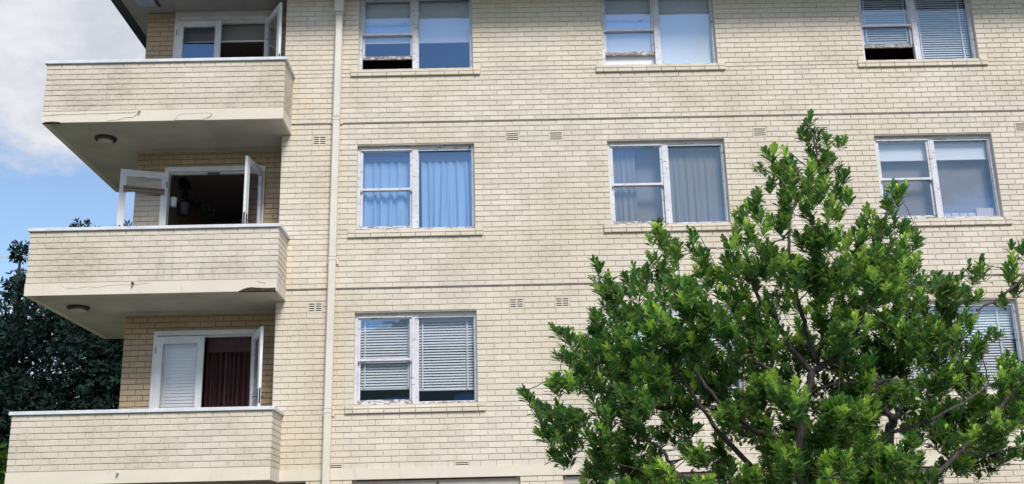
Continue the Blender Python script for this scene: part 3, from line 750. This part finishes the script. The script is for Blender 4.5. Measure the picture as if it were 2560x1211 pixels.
# ------------------------------------------------------------------ the block across the road, seen only in the low windows' glass
o = empty('opposite_block', (4, -42, GZ), 'brick block with a pitched dark roof standing across the road', 'building')
MB().box(-7, 51, -46, -36, GZ, 5.6).build('wall', M['brick_recess'], o)
m = MB(); m.v = [(-8, -35.4, 5.5), (52, -35.4, 5.5), (52, -46.6, 5.5), (-8, -46.6, 5.5), (-1, -41, 8.6), (45, -41, 8.6), (-8, -35.4, 5.62), (52, -35.4, 5.62), (52, -46.6, 5.62), (-8, -46.6, 5.62)]
m.f = [(3, 2, 1, 0), (6, 7, 5, 4), (8, 9, 4, 5), (7, 8, 5), (9, 6, 4), (0, 1, 7, 6), (1, 2, 8, 7), (2, 3, 9, 8), (3, 0, 6, 9)]
m.build('roof', M['gutter'], o)
for z in (-3.6, -.9, 1.9):
    for x in (-4, 0, 4, 8, 12, 16, 20):
        w_ = MB().box(x, x+1.7, -36.0, -35.96, z, z+1.4).build('window', M['paint'], o); MB().box(x+.08, x+1.62, -35.955, -35.94, z+.08, z+1.32).build('pane', M['glass'], w_)

# ------------------------------------------------------------------ the street tree in front
LOBES=[(5.24,-6.36,0.1,0.12),(5.37,-6.18,0.06,0.13),(5.54,-6.07,0,0.106),(5.73,-5.89,0.1,0.058),(5.42,-6.11,-0.13,0.138),(5.57,-5.73,-0.18,0.176),(4.61,-7.3,-0.6,0.086),(5,-6.56,-0.32,0.093),(4.92,-5.71,-0.1,0.067),(5,-6.23,-0.31,0.144),(5.13,-5.72,-0.27,0.176),(4.94,-7.25,-0.82,0.222),(5.18,-6.56,-0.72,0.192),(5.18,-7.01,-0.83,0.139),(5.54,-6.42,-0.55,0.086),(5.51,-6.35,-0.64,0.11),(5.23,-7.47,-1.02,0.049),(5.19,-7.1,-1,0.08),(5.25,-6.98,-1.05,0.051),(4.86,-5.64,-0.4,0.101),(4.81,-5.94,-0.57,0.114),(4.31,-7.24,-1.12,0.071),(4.74,-5.85,-0.68,0.131),(4.69,-7.27,-1.03,0.1),(5.06,-6.24,-0.75,0.15),(4.61,-7.33,-1.18,0.127),(4.33,-7.64,-1.37,0.142),(4.64,-5.64,-0.89,0.149),(4.94,-7.16,-1.19,0.143),(5.06,-7.15,-1.26,0.164),(5.36,-5.36,-0.82,0.111),(5.66,-5.64,-0.91,0.149),(5.06,-7,-1.38,0.231),(6.33,-5.7,-0.34,0.092),(6.04,-6.43,-0.67,0.109),(6.09,-6.16,-0.7,0.088),(5.55,-7.11,-1.1,0.115),(6.03,-5.55,-0.72,0.151),(6.16,-6.11,-0.93,0.159),(6.52,-5.57,-0.77,0.092),(6.09,-5.62,-0.93,0.216),(5.87,-6.93,-1.3,0.161),(5.46,-6.82,-1.26,0.133),(5.55,-7.26,-1.54,0.253),(5.75,-7.27,-1.52,0.14),(5.27,-7.52,-1.61,0.191),(5.2,-6.98,-1.54,0.202),(4.72,-6.25,-1.14,0.172),(4.11,-7.68,-1.58,0.114),(4.6,-6.07,-1.25,0.222),(4.67,-6.9,-1.45,0.131),(4.24,-6.97,-1.68,0.194),(4.75,-5.71,-1.27,0.188),(4.93,-6.55,-1.44,0.136),(4.89,-6.96,-1.63,0.166),(5.16,-6.55,-1.62,0.21),(5.66,-6,-1.45,0.286),(5.41,-7.56,-1.87,0.243),(6.49,-5.42,-1.34,0.243),(5.96,-7.51,-1.87,0.115),(6.53,-5.96,-1.59,0.119),(3.78,-5.82,-0.76,0.074),(3.51,-7.48,-1.33,0.083),(3.8,-5.89,-0.96,0.146),(3.98,-6.79,-1.12,0.067),(4.04,-6.32,-1.1,0.101),(3.83,-7.63,-1.56,0.094),(3.67,-7.51,-1.51,0.103),(3.03,-7.09,-1.51,0.043),(3.18,-5.62,-1.28,0.123),(3.13,-7.12,-1.73,0.113),(3.49,-5.96,-1.31,0.143),(3.68,-5.56,-1.19,0.182),(3.91,-5.5,-1.13,0.2),(3.9,-6.87,-1.6,0.196),(4.11,-6.85,-1.53,0.161),(3.29,-6.45,-1.68,0.204),(3.66,-5.87,-1.51,0.248),(3.69,-7.44,-1.9,0.211),(3.06,-6,-1.74,0.063),(3.13,-5.89,-1.78,0.119),(3.41,-5.7,-1.73,0.218),(3.42,-7.59,-2.13,0.206),(4.07,-5.4,-1.68,0.274),(3.9,-7.53,-2.09,0.147),(2.72,-6.78,-2.05,0.08),(2.84,-6.29,-2.02,0.076),(3.1,-5.64,-1.91,0.178),(2.73,-6.79,-2.25,0.086),(2.92,-5.68,-2.09,0.12),(3.11,-6.4,-2.19,0.202),(3.29,-6.93,-2.24,0.22),(3.59,-6.94,-2.25,0.22),(3.78,-7.31,-2.29,0.184),(2.58,-7.21,-2.56,0.089),(2.71,-7.14,-2.55,0.117),(2.98,-6.12,-2.36,0.206),(3.33,-5.41,-2.26,0.253),(3.38,-7.3,-2.56,0.21),(2.38,-7.1,-2.65,0.048),(2.49,-5.8,-2.6,0.102),(2.62,-6.45,-2.74,0.139),(2.75,-6.67,-2.79,0.158),(2.54,-6.89,-2.94,0.112),(2.72,-6.34,-2.93,0.155),(2.72,-5.99,-3.08,0.114),(2.6,-6.56,-3.08,0.065),(3.1,-6.67,-2.66,0.223),(3.23,-7.51,-2.78,0.177),(3.69,-5.52,-2.56,0.177),(2.98,-7.45,-2.98,0.177),(3.34,-6.51,-2.9,0.196),(3.71,-5.71,-2.82,0.157),(2.94,-7.19,-3.2,0.134),(3.27,-6.02,-3.05,0.204),(3.57,-5.52,-3.07,0.182),(3.03,-6.26,-3.26,0.169),(3.39,-5.92,-3.28,0.205),(3.47,-7.35,-3.38,0.144),(3.83,-6.66,-3.11,0.114),(3.78,-7.33,-3.23,0.106),(4.28,-5.66,-3.02,0.141),(4.11,-7.02,-2.83,0.145),(4.39,-6.62,-2.69,0.166),(4.47,-5.24,-2.77,0.147),(4.31,-5.59,-2.15,0.186),(4.53,-5.26,-2.14,0.166),(4.24,-6.62,-2.09,0.169),(4.53,-6.53,-1.93,0.201),(4.7,-5.9,-2.08,0.212),(4.47,-6.56,-2.38,0.184),(4.43,-7.05,-2.66,0.159),(4.66,-6.74,-1.48,0.17),(4.68,-7.38,-1.65,0.124),(5.04,-6.81,-1.69,0.226),(5.53,-5.24,-1.56,0.262),(5.12,-5.31,-1.56,0.193),(4.8,-6.17,-1.63,0.179),(5.38,-6.5,-1.4,0.205),(5.58,-6.88,-1.5,0.197),(5.66,-7.42,-1.65,0.158),(5.72,-7.03,-1.66,0.222),(6.37,-5.86,-1.59,0.184),(6.58,-5.71,-1.36,0.106),(6.63,-6.74,-1.49,0.104),(6.87,-5.96,-1.37,0.152),(6.72,-5.94,-1.46,0.136),(6.79,-6.12,-1.6,0.133),(6.49,-6.15,-1.64,0.148),(6.6,-5.93,-1.75,0.135),(6.44,-6.78,-2.01,0.087),(6.62,-6.06,-1.92,0.109),(6.19,-6.98,-2.24,0.142),(6.57,-6.53,-2.16,0.089),(7,-5.99,-1.99,0.078),(6.78,-6.11,-2.22,0.093),(6,-6.97,-2.11,0.149),(6.39,-5.44,-1.74,0.248),(5.9,-6.13,-1.94,0.232),(6.07,-6.31,-2.11,0.25),(5,-7.75,-2.25,0.15),(5.32,-6.38,-1.92,0.189),(4.51,-7.16,-2.24,0.146),(5.11,-6.05,-2.13,0.178),(5.27,-6.6,-2.14,0.169),(5.54,-5.68,-2.19,0.184),(5.6,-6.12,-2.34,0.207),(5.98,-5.76,-2.21,0.255),(5.55,-6.88,-2.61,0.212),(5.94,-6.15,-2.64,0.197),(5.81,-5.9,-2.57,0.194),(5.67,-5.66,-2.46,0.159),(6.03,-6.84,-2.54,0.185),(6.64,-5.74,-2.29,0.199),(6.79,-5.72,-2.38,0.167),(6.68,-6.11,-2.53,0.13),(6.58,-5.41,-2.47,0.171),(7.26,-5.7,-2.29,0.136),(6.8,-6.47,-2.5,0.074),(6.88,-6.45,-2.62,0.126),(6.67,-7.05,-2.6,0.104),(6.92,-5.86,-2.7,0.164),(7.13,-5.73,-2.68,0.166),(6.86,-6.54,-2.84,0.131),(6.4,-6.08,-2.78,0.19),(6.34,-6.01,-2.77,0.153),(6.64,-6.03,-2.78,0.214),(6.33,-7.1,-3.06,0.205),(6.61,-5.93,-2.96,0.246),(6.2,-6.32,-2.99,0.185),(6.82,-6.23,-3.1,0.156),(6.75,-6.62,-3.18,0.064),(6.36,-6.25,-3.2,0.156),(6.68,-6,-3.19,0.19),(6.45,-6.25,-3.3,0.104),(6.22,-6.05,-3.35,0.09),(5.5,-7.57,-3.18,0.071),(6.97,-6.8,-1.32,0.089),(6.94,-6.8,-1.46,0.074),(6.88,-6.8,-1.56,0.074),(6.94,-6.8,-1.66,0.095),(6.76,-6.8,-1.83,0.037),(4.91,-6.15,-2.33,0.176),(4.44,-7.7,-2.82,0.161),(5.09,-6.57,-2.73,0.131),(4.46,-7.22,-2.64,0.17),(4.88,-7.64,-2.94,0.162),(5.1,-7.42,-2.92,0.172),(5.12,-6.96,-3.05,0.208),(4.85,-7.31,-3.02,0.134),(5.25,-7.24,-3.15,0.134),(5.34,-7.55,-3.34,0.194),(5.85,-6.57,-3.32,0.164),(5.42,-6.78,-3.28,0.175),(5.41,-6.23,-3.2,0.193),(4.89,-6.28,-3.26,0.258),(4.82,-7.14,-3.29,0.202),(4.85,-5.52,-3.26,0.237),(4.81,-7.68,-3.44,0.19),(5.31,-6.72,-3.42,0.183),(5.43,-6.99,-3.46,0.157),(4.54,-6.73,-3.12,0.141),(4.46,-7.45,-3.28,0.144),(4.27,-5.71,-3.22,0.171),(4.26,-6.8,-3.37,0.174),(3.7,-7.55,-3.44,0.141),(2.96,-6.32,-3.49,0.182),(3.15,-7.24,-3.56,0.198),(3.57,-6.41,-3.53,0.216),(3.82,-6.85,-3.57,0.207),(4.24,-6.32,-3.55,0.218),(4.77,-5.45,-3.51,0.237),(5.04,-5.77,-3.53,0.23),(5.11,-6.68,-3.61,0.21),(5.7,-5.84,-3.6,0.228),(5.88,-6.21,-3.57,0.184),(5.93,-6.74,-3.6,0.174),(3.29,-7.1,-3.78,0.2),(3.82,-6.32,-3.81,0.253),(4.28,-6.37,-3.82,0.251),(4.95,-5.55,-3.82,0.272),(5.45,-5.57,-3.87,0.271),(5.67,-6.3,-3.85,0.253),(5.86,-6.75,-3.83,0.208),(7.15,-6.8,-1.47,0.148),(7.18,-6.8,-1.77,0.183),(6.8,-7.07,-2.65,0.174),(7.12,-6.42,-2.85,0.221),(7.38,-6.37,-2.29,0.225),(6.79,-6.92,-3.18,0.174),(7.38,-6.4,-2.67,0.26),(7.34,-6.21,-3.02,0.225)]
LIMBS={'t1':[(4.76,-6.5,-5.99),(4.83,-6.5,-5.09),(4.86,-6.5,-4.11),(4.84,-6.5,-3.35),(4.89,-6.5,-2.92),(4.94,-6.5,-2.7),(5.03,-6.5,-2.45)],'a':[(5.03,-6.5,-2.45),(4.84,-6.53,-2.23),(4.72,-6.55,-1.96),(4.58,-6.57,-1.78),(4.52,-6.6,-1.59)],'b':[(5.03,-6.5,-2.45),(5.27,-6.48,-2.32),(5.44,-6.46,-2.15),(5.6,-6.44,-1.92),(5.78,-6.42,-1.61),(5.87,-6.4,-1.41)],'c':[(5.07,-6.5,-2.42),(5.19,-6.35,-2.13),(5.27,-6.2,-1.86)],'d':[(4.89,-6.5,-2.85),(4.82,-6.58,-2.68),(4.65,-6.65,-2.5),(4.5,-6.72,-2.4),(4.34,-6.8,-2.36)],'e':[(5.07,-6.5,-2.34),(5.02,-6.49,-2.11),(4.96,-6.49,-1.78),(4.93,-6.48,-1.46),(4.94,-6.47,-1.14),(5.0,-6.47,-0.88),(5.18,-6.46,-0.57),(5.3,-6.46,-0.28),(5.22,-6.45,0.04)],'f':[(4.86,-6.5,-4.11),(4.68,-6.58,-3.14),(4.42,-6.66,-3.0),(4.14,-6.74,-2.79),(3.9,-6.82,-2.48),(3.75,-6.9,-2.31)],'g':[(4.43,-6.5,-3.34),(4.08,-6.7,-3.0),(3.86,-6.9,-2.72),(3.64,-7.1,-2.46)],'h':[(4.77,-6.5,-3.94),(4.0,-6.58,-3.58),(3.72,-6.65,-3.36),(3.57,-6.72,-3.16),(3.41,-6.8,-3.05)],'i':[(4.85,-6.5,-4.93),(5.49,-6.43,-3.78),(5.71,-6.37,-3.07),(5.79,-6.3,-2.88)],'j':[(5.72,-6.5,-2.9),(5.69,-6.4,-2.79),(5.68,-6.3,-2.62)],'k':[(5.72,-6.5,-2.9),(5.86,-6.35,-2.78),(5.99,-6.2,-2.5)],'l':[(4.97,-6.5,-2.65),(5.16,-6.63,-2.59),(5.55,-6.77,-2.59),(5.9,-6.9,-2.59)],'m':[(5.68,-6.5,-3.01),(6.09,-6.47,-2.91),(6.46,-6.43,-2.73),(6.72,-6.4,-2.58)],'n':[(7.34,-6.8,-1.47),(6.98,-6.8,-1.66),(6.72,-6.8,-1.86),(6.49,-6.8,-1.96)]}
LOBES+=[(3.9,-5.77,-2.19,0.182),(4.08,-5.81,-2.3,0.181),(3.89,-5.93,-2.57,0.178),(4.17,-5.57,-2.5,0.184),(3.66,-6.00,-2.4,0.178),(4.32,-5.75,-2.43,0.182),(4.54,-5.55,-2.71,0.184),(3.87,-5.96,-2.8,0.176),(5.49,-5.72,-2.13,0.184),(5.6,-5.69,-2.55,0.182),(5,-5.98,-2.96,0.176),(5.28,-5.81,-2.99,0.178),(4.96,-5.65,-2.81,0.182),(4.66,-5.77,-2.85,0.179),(5.7,-5.64,-2.86,0.182),(6.13,-5.92,-2.83,0.177),(6.04,-5.88,-2.27,0.181),(4.33,-5.94,-1.79,0.181),(4.23,-5.75,-1.48,0.186),(4.57,-5.54,-1.54,0.189),(5.19,-5.70,-1.94,0.185),(3.87,-5.61,-2.4,0.184),(4.06,-5.81,-2.04,0.182),(4.59,-5.63,-1.85,0.186),(5.69,-5.95,-1.7,0.182),(5.83,-5.85,-2.09,0.182),(6.5,-5.66,-2.15,0.185),(3.53,-5.64,-2.6,0.183),(3.38,-5.79,-2.18,0.182),(5.29,-5.96,-2.48,0.178)]
LIMBS['o'] = [(5.49,-6.43,-3.78),(6.3,-6.5,-3.2),(6.9,-6.6,-2.6),(7.25,-6.7,-2.0),(7.34,-6.8,-1.47)]
RAD = {'t1': (.08, .036), 'a': (.032, .014), 'b': (.034, .013), 'c': (.022, .010), 'd': (.030, .014), 'e': (.026, .007), 'f': (.034, .012), 'g': (.028, .012), 'h': (.028, .012), 'i': (.06, .040), 'j': (.034, .02), 'k': (.03, .018), 'l': (.016, .008), 'm': (.02, .009), 'n': (.018, .008), 'o': (.026, .014)}
T = empty('street_tree', (4.76, -6.5, GZ), 'bushy green broadleaf tree standing in front of the cream facade', 'tree')
TR = random.Random(23)
def smooth_path(pts, sub=5, wob=.012):
    P_ = [Vector(p) for p in pts]; out = []
    for i in range(len(P_)-1):
        p0 = P_[max(i-1, 0)]; p1 = P_[i]; p2 = P_[i+1]; p3 = P_[min(i+2, len(P_)-1)]
        for s in range(sub):
            t = s/sub
            q = .5*((2*p1)+(p2-p0)*t+(2*p0-5*p1+4*p2-p3)*t*t+(3*p1-p0-3*p2+p3)*t**3)
            out.append(q+Vector((TR.uniform(-1, 1), TR.uniform(-1, 1), TR.uniform(-1, 1)))*wob*(s > 0))
    out.append(P_[-1]); return out
nodes = []
for key, pts in LIMBS.items():
    sp = smooth_path(pts); r0, r1 = RAD[key]; n = len(sp)
    rad = [r0+(r1-r0)*(i/(n-1))**.8 for i in range(n)]
    m = MB().tube(sp, rad, 9); m.build('trunk' if key in ('t1', 'i') else 'branch', M['bark'], T, org=pts[0], smooth=True)
    nodes += [(p, r) for p, r in zip(sp, rad)][2:]
# lobes attach to the nearest wood, nearest first; their twigs become wood in turn
twig = MB(); todo = [(Vector(l[:3]), l[3]) for l in LOBES]
def near(p):
    best = None
    for q, r in nodes:
        d = (p-q); c = d.length+max(0, -d.z)*1.2+.03/max(r, .004)*.02
        if best is None or c < best[0]: best = (c, q, r)
    return best
cost = [near(p) for p, r in todo]
tips = []
while todo:
    i = min(range(len(todo)), key=lambda j: cost[j][0]); (p, r), (c, q, qr) = todo.pop(i), cost.pop(i)
    mid = q.lerp(p, .5)+Vector((TR.uniform(-.05, .05), TR.uniform(-.05, .05), -.10*(p-q).length*TR.random()))
    path = smooth_path([q, mid, p], 4, .006); r0 = min(qr*.75, .006+.010*(p-q).length); m = len(path)
    rad = [r0+(.0045-r0)*k/(m-1) for k in range(m)]
    twig.tube(path, rad, 5, cap=False)
    new = [(pp, rr) for pp, rr in zip(path, rad)][2:]; nodes += new
    for j, (pj, rj) in enumerate(todo):
        for pp, rr in new:
            d = pj-pp; c2 = d.length+max(0, -d.z)*1.2+.03/max(rr, .004)*.02
            if c2 < cost[j][0]: cost[j] = (c2, pp, rr)
    axis = (p-q).normalized()
    tips.append((p, r, axis))
CEN = Vector((5.0, -6.5, -2.6))
LEAF = []      # (base, direction, side, length, width, tint)
def shoot(p, ax, n, tint0, ls):
    s0 = ax.orthogonal().normalized(); s1 = ax.cross(s0)
    for i in range(n):
        t = i/max(1, n-1); ang = i*2.4+TR.uniform(-.4, .4); spread = R(TR.uniform(50, 88)*(1-t)+TR.uniform(10, 32)*t)
        d = (ax*math.cos(spread)+(s0*math.cos(ang)+s1*math.sin(ang))*math.sin(spread)).normalized()
        d = (d+Vector((0, 0, .36))).normalized()
        sd_ = d.cross(Vector((TR.uniform(-.3, .3), TR.uniform(-.3, .3), 1))).normalized()
        base = p-ax*(1-t)*.11
        ln = ls*TR.uniform(.75, 1.12)*(1-.25*t)
        LEAF.append((base, d, sd_, ln, ln*TR.uniform(.31, .41), min(1, max(0, tint0*(.6+.5*t)+TR.uniform(-.16, .16)))))
for p, r, axis in tips:
    n = max(3, round((r/.105)**2*(3.7 if p.z > -1.7 else 7.0)+.5))
    young = TR.random()
    for s in range(n):
        while True:
            o_ = Vector((TR.uniform(-1, 1), TR.uniform(-1, 1), TR.uniform(-1, 1)))
            if o_.length < 1: break
        o_ = o_*(.62+.48*o_.length)
        tp = p+Vector((o_.x*r, o_.y*r*1.25, o_.z*r*.95-.045))
        out = ((tp-CEN).normalized()*.45+Vector((0, 0, .8))+o_*.55+axis*.25+Vector((TR.uniform(-.3, .3), TR.uniform(-.3, .3), 0))).normalized()
        if s or n < 3: twig.tube([p-axis*.03, p.lerp(tp, .6)-Vector((0, 0, .02)), tp], [.0042, .0035, .003], 4, cap=False)
        up_ = o_.z*.5+.5
        tint = .18+.5*up_*TR.random()+(.6 if (TR.random() < (.2 if young < .5 else .55) and up_ > .3) else 0)
        shoot(tp, out, TR.randint(12, 18), tint, TR.uniform(.085, .122) if tint < .7 else .10)
twig.build('twig', M['bark'], T, org=(4.76, -6.5, GZ), kind='stuff', smooth=True)
def leaf_into(mb, L_):
    b_, d, s_, ln, w, tint = L_; nn = s_.cross(d).normalized(); i = len(mb.v)
    w *= .5; fold = .22*w; cv = .10*ln
    prof = ((.0, .09, 0), (.32, .58, .25), (.64, .98, .12), (.87, .88, -.35), (1.0, .28, -.7))
    for t, ww, dz in prof:
        c = b_+d*(t*ln)+nn*(dz*cv); mb.v += [tuple(c-s_*(w*ww)+nn*(fold*ww)), tuple(c), tuple(c+s_*(w*ww)+nn*(fold*ww))]
        mb.a += [tint]*3
    for k_ in range(4):
        a = i+3*k_; mb.f += [(a, a+1, a+4, a+3), (a+1, a+2, a+5, a+4)]
def leaf_area(L_):
    b_, d, s_, ln, w, tint = L_; c = b_+d*ln*.5; u, v = proj(c)
    if not (10 < u < 2550 and 5 < v < 1206): return 0
    vd = (c-CAM); dist = vd.length
    return abs(s_.cross(d).normalized().dot(vd.normalized()))*ln*w/dist**2*(1.0 if b_.y < -6.9 else .55)
order = sorted(range(len(LEAF)), key=lambda i: -leaf_area(LEAF[i])); singles = set(order[:300])
fo = MB(); protos = []
for k_ in range(5):
    m = MB(); leaf_into(m, (Vector((0, 0, 0)), Vector((1, 0, 0)), Vector((0, -1, 0)), 1, .36, .15+.2*k_)); me = m.mesh('leaf', attr='tint', smooth=True); me.materials.append(M['leaf']); protos.append(me)
for i, L_ in enumerate(LEAF):
    if i in singles:
        b_, d, s_, ln, w, tint = L_; nn = s_.cross(d).normalized(); s_ = d.cross(nn)
        o = link('leaf', protos[min(4, max(0, round((tint-.15)/.2)))], b_, T)
        o.rotation_mode = 'QUATERNION'; o.rotation_quaternion = Matrix((d, -s_ if False else nn.cross(d), nn)).transposed().to_quaternion(); o.scale = (ln, ln, ln)
    else: leaf_into(fo, L_)
fo.build('foliage', M['leaf'], T, org=(4.76, -6.5, GZ), smooth=True, attr='tint', kind='stuff')
print('LEAVES', len(LEAF), 'BRICKS', len(BR))

# ------------------------------------------------------------------ trees and shrub behind the building
def far_tree(name, label, base, lobes, mat, n_per, size, seed, trunk_r=.28, cat='tree', group=None):
    rr = random.Random(seed); t = empty(name, base, label, cat, group)
    cz = sum(l[2]*l[3] for l in lobes)/sum(l[3] for l in lobes); top = Vector((base[0], base[1], cz))
    tk = MB().tube([base, Vector(base).lerp(top, .5)+Vector((.1, 0, 0)), top], [trunk_r, trunk_r*.8, trunk_r*.5], 10)
    for x, y, z, r in lobes: tk.tube([top+Vector((0, 0, min(0, (z-cz)*.6))), top.lerp(Vector((x, y, z)), .55), (x, y, z)], [trunk_r*.4, trunk_r*.22, .03], 6)
    tk.build('trunk', M['bark'], t, org=base, smooth=True)
    m = MB()
    for x, y, z, r in lobes:
        for _ in range(int(n_per*r*r)):
            d = Vector((rr.gauss(0, 1), rr.gauss(0, 1), rr.gauss(0, 1))).normalized(); q = rr.random()**.45*(1+.18*math.sin(d.x*9+x*3)*math.cos(d.z*8+z))
            c = Vector((x, y, z))+d*r*q
            tint = max(0, min(1, rr.random()*.55+.35*(d.z > .1)*rr.random()))
            # a sprig of four pointed leaves
            ax = (d+Vector((rr.uniform(-.6, .6), rr.uniform(-.6, .6), rr.uniform(-.2, .8)))).normalized(); s0 = ax.orthogonal().normalized(); s1 = ax.cross(s0)
            for k_ in range(4):
                a = k_*1.57+rr.uniform(-.5, .5); e = (ax*.6+(s0*math.cos(a)+s1*math.sin(a))*.8).normalized(); sd_ = e.cross(ax).normalized(); ln = size*rr.uniform(.7, 1.3); i = len(m.v)
                m.v += [tuple(c), tuple(c+e*ln*.5+sd_*ln*.2), tuple(c+e*ln), tuple(c+e*ln*.5-sd_*ln*.2)]; m.a += [tint]*4; m.f.append((i, i+1, i+2, i+3))
    m.build('crown', mat, t, org=base, attr='tint')
g = 'dark trees behind the balconies'
Y = 12.5
far_tree('tall_tree', 'dark tall evergreen behind the middle and lowest balconies', (-8.3, Y, GZ),
    [(-9.35, Y, 4.68, .40), (-8.15, Y, 4.72, .30), (-8.5, Y, 4.3, .5), (-9.0, Y, 3.7, .9), (-7.8, Y, 3.3, 1.0), (-6.6, Y, 3.0, 1.1), (-9.5, Y-.5, 2.2, 1.15), (-8.3, Y-1, 1.3, 1.4), (-7.0, Y-1, 1.0, 1.3), (-9.3, Y-.5, -.8, 1.3), (-7.8, Y-1, 0, 1.3), (-10.2, Y, .3, 1.0), (-8.2, Y, -2, 1.4), (-6.0, Y, 2, 1.2), (-6.0, Y, 0, 1.3), (-6.8, Y, -1.4, 1.3), (-9.8, Y, -2.4, 1.2), (-8.6, Y+1, 2.4, 1.2), (-7.2, Y+1, 2.2, 1.2)],
    M['leaf_far'], 760, .155, 3, group=g)
far_tree('tall_tree', 'dark tree at the left edge showing gaps of sky', (-11.4, Y+1, GZ),
    [(-10.95, Y, 4.25, .30), (-11.3, Y+1, 3.5, .5), (-10.35, Y, 4.2, .22), (-10.6, Y, 3.3, .42), (-11.5, Y+1, 2.4, .95), (-10.75, Y, 1.7, .8), (-11.6, Y+1, .8, 1.0), (-10.9, Y, -.1, .9), (-11.3, Y+1, -1.5, 1.0), (-12.3, Y+1, 1.6, 1.1), (-11.9, Y+1, -.3, 1.0)],
    M['leaf_far'], 680, .15, 8, group=g)
far_tree('shrub', 'bright green shrub at the lower left edge beside the lowest balcony', (-7.6, 4.0, GZ),
    [(-7.1, 4, -2.3, .5), (-7.6, 4, -2.5, .7), (-7.0, 4, -3.0, .7), (-7.5, 4, -4.0, .9), (-7.0, 4, -4.4, .8)], M['leaf_bush'], 900, .11, 5, .08, 'shrub')
tag(MB().tube([(-24, 13.5, 4.9), (-15, 13.3, 4.35), (-10.9, 13.2, 4.35)], .012, 6).build('overhead_cable', M['pipe']), 'pale overhead cable running into the dark tree at the left edge', 'cable')
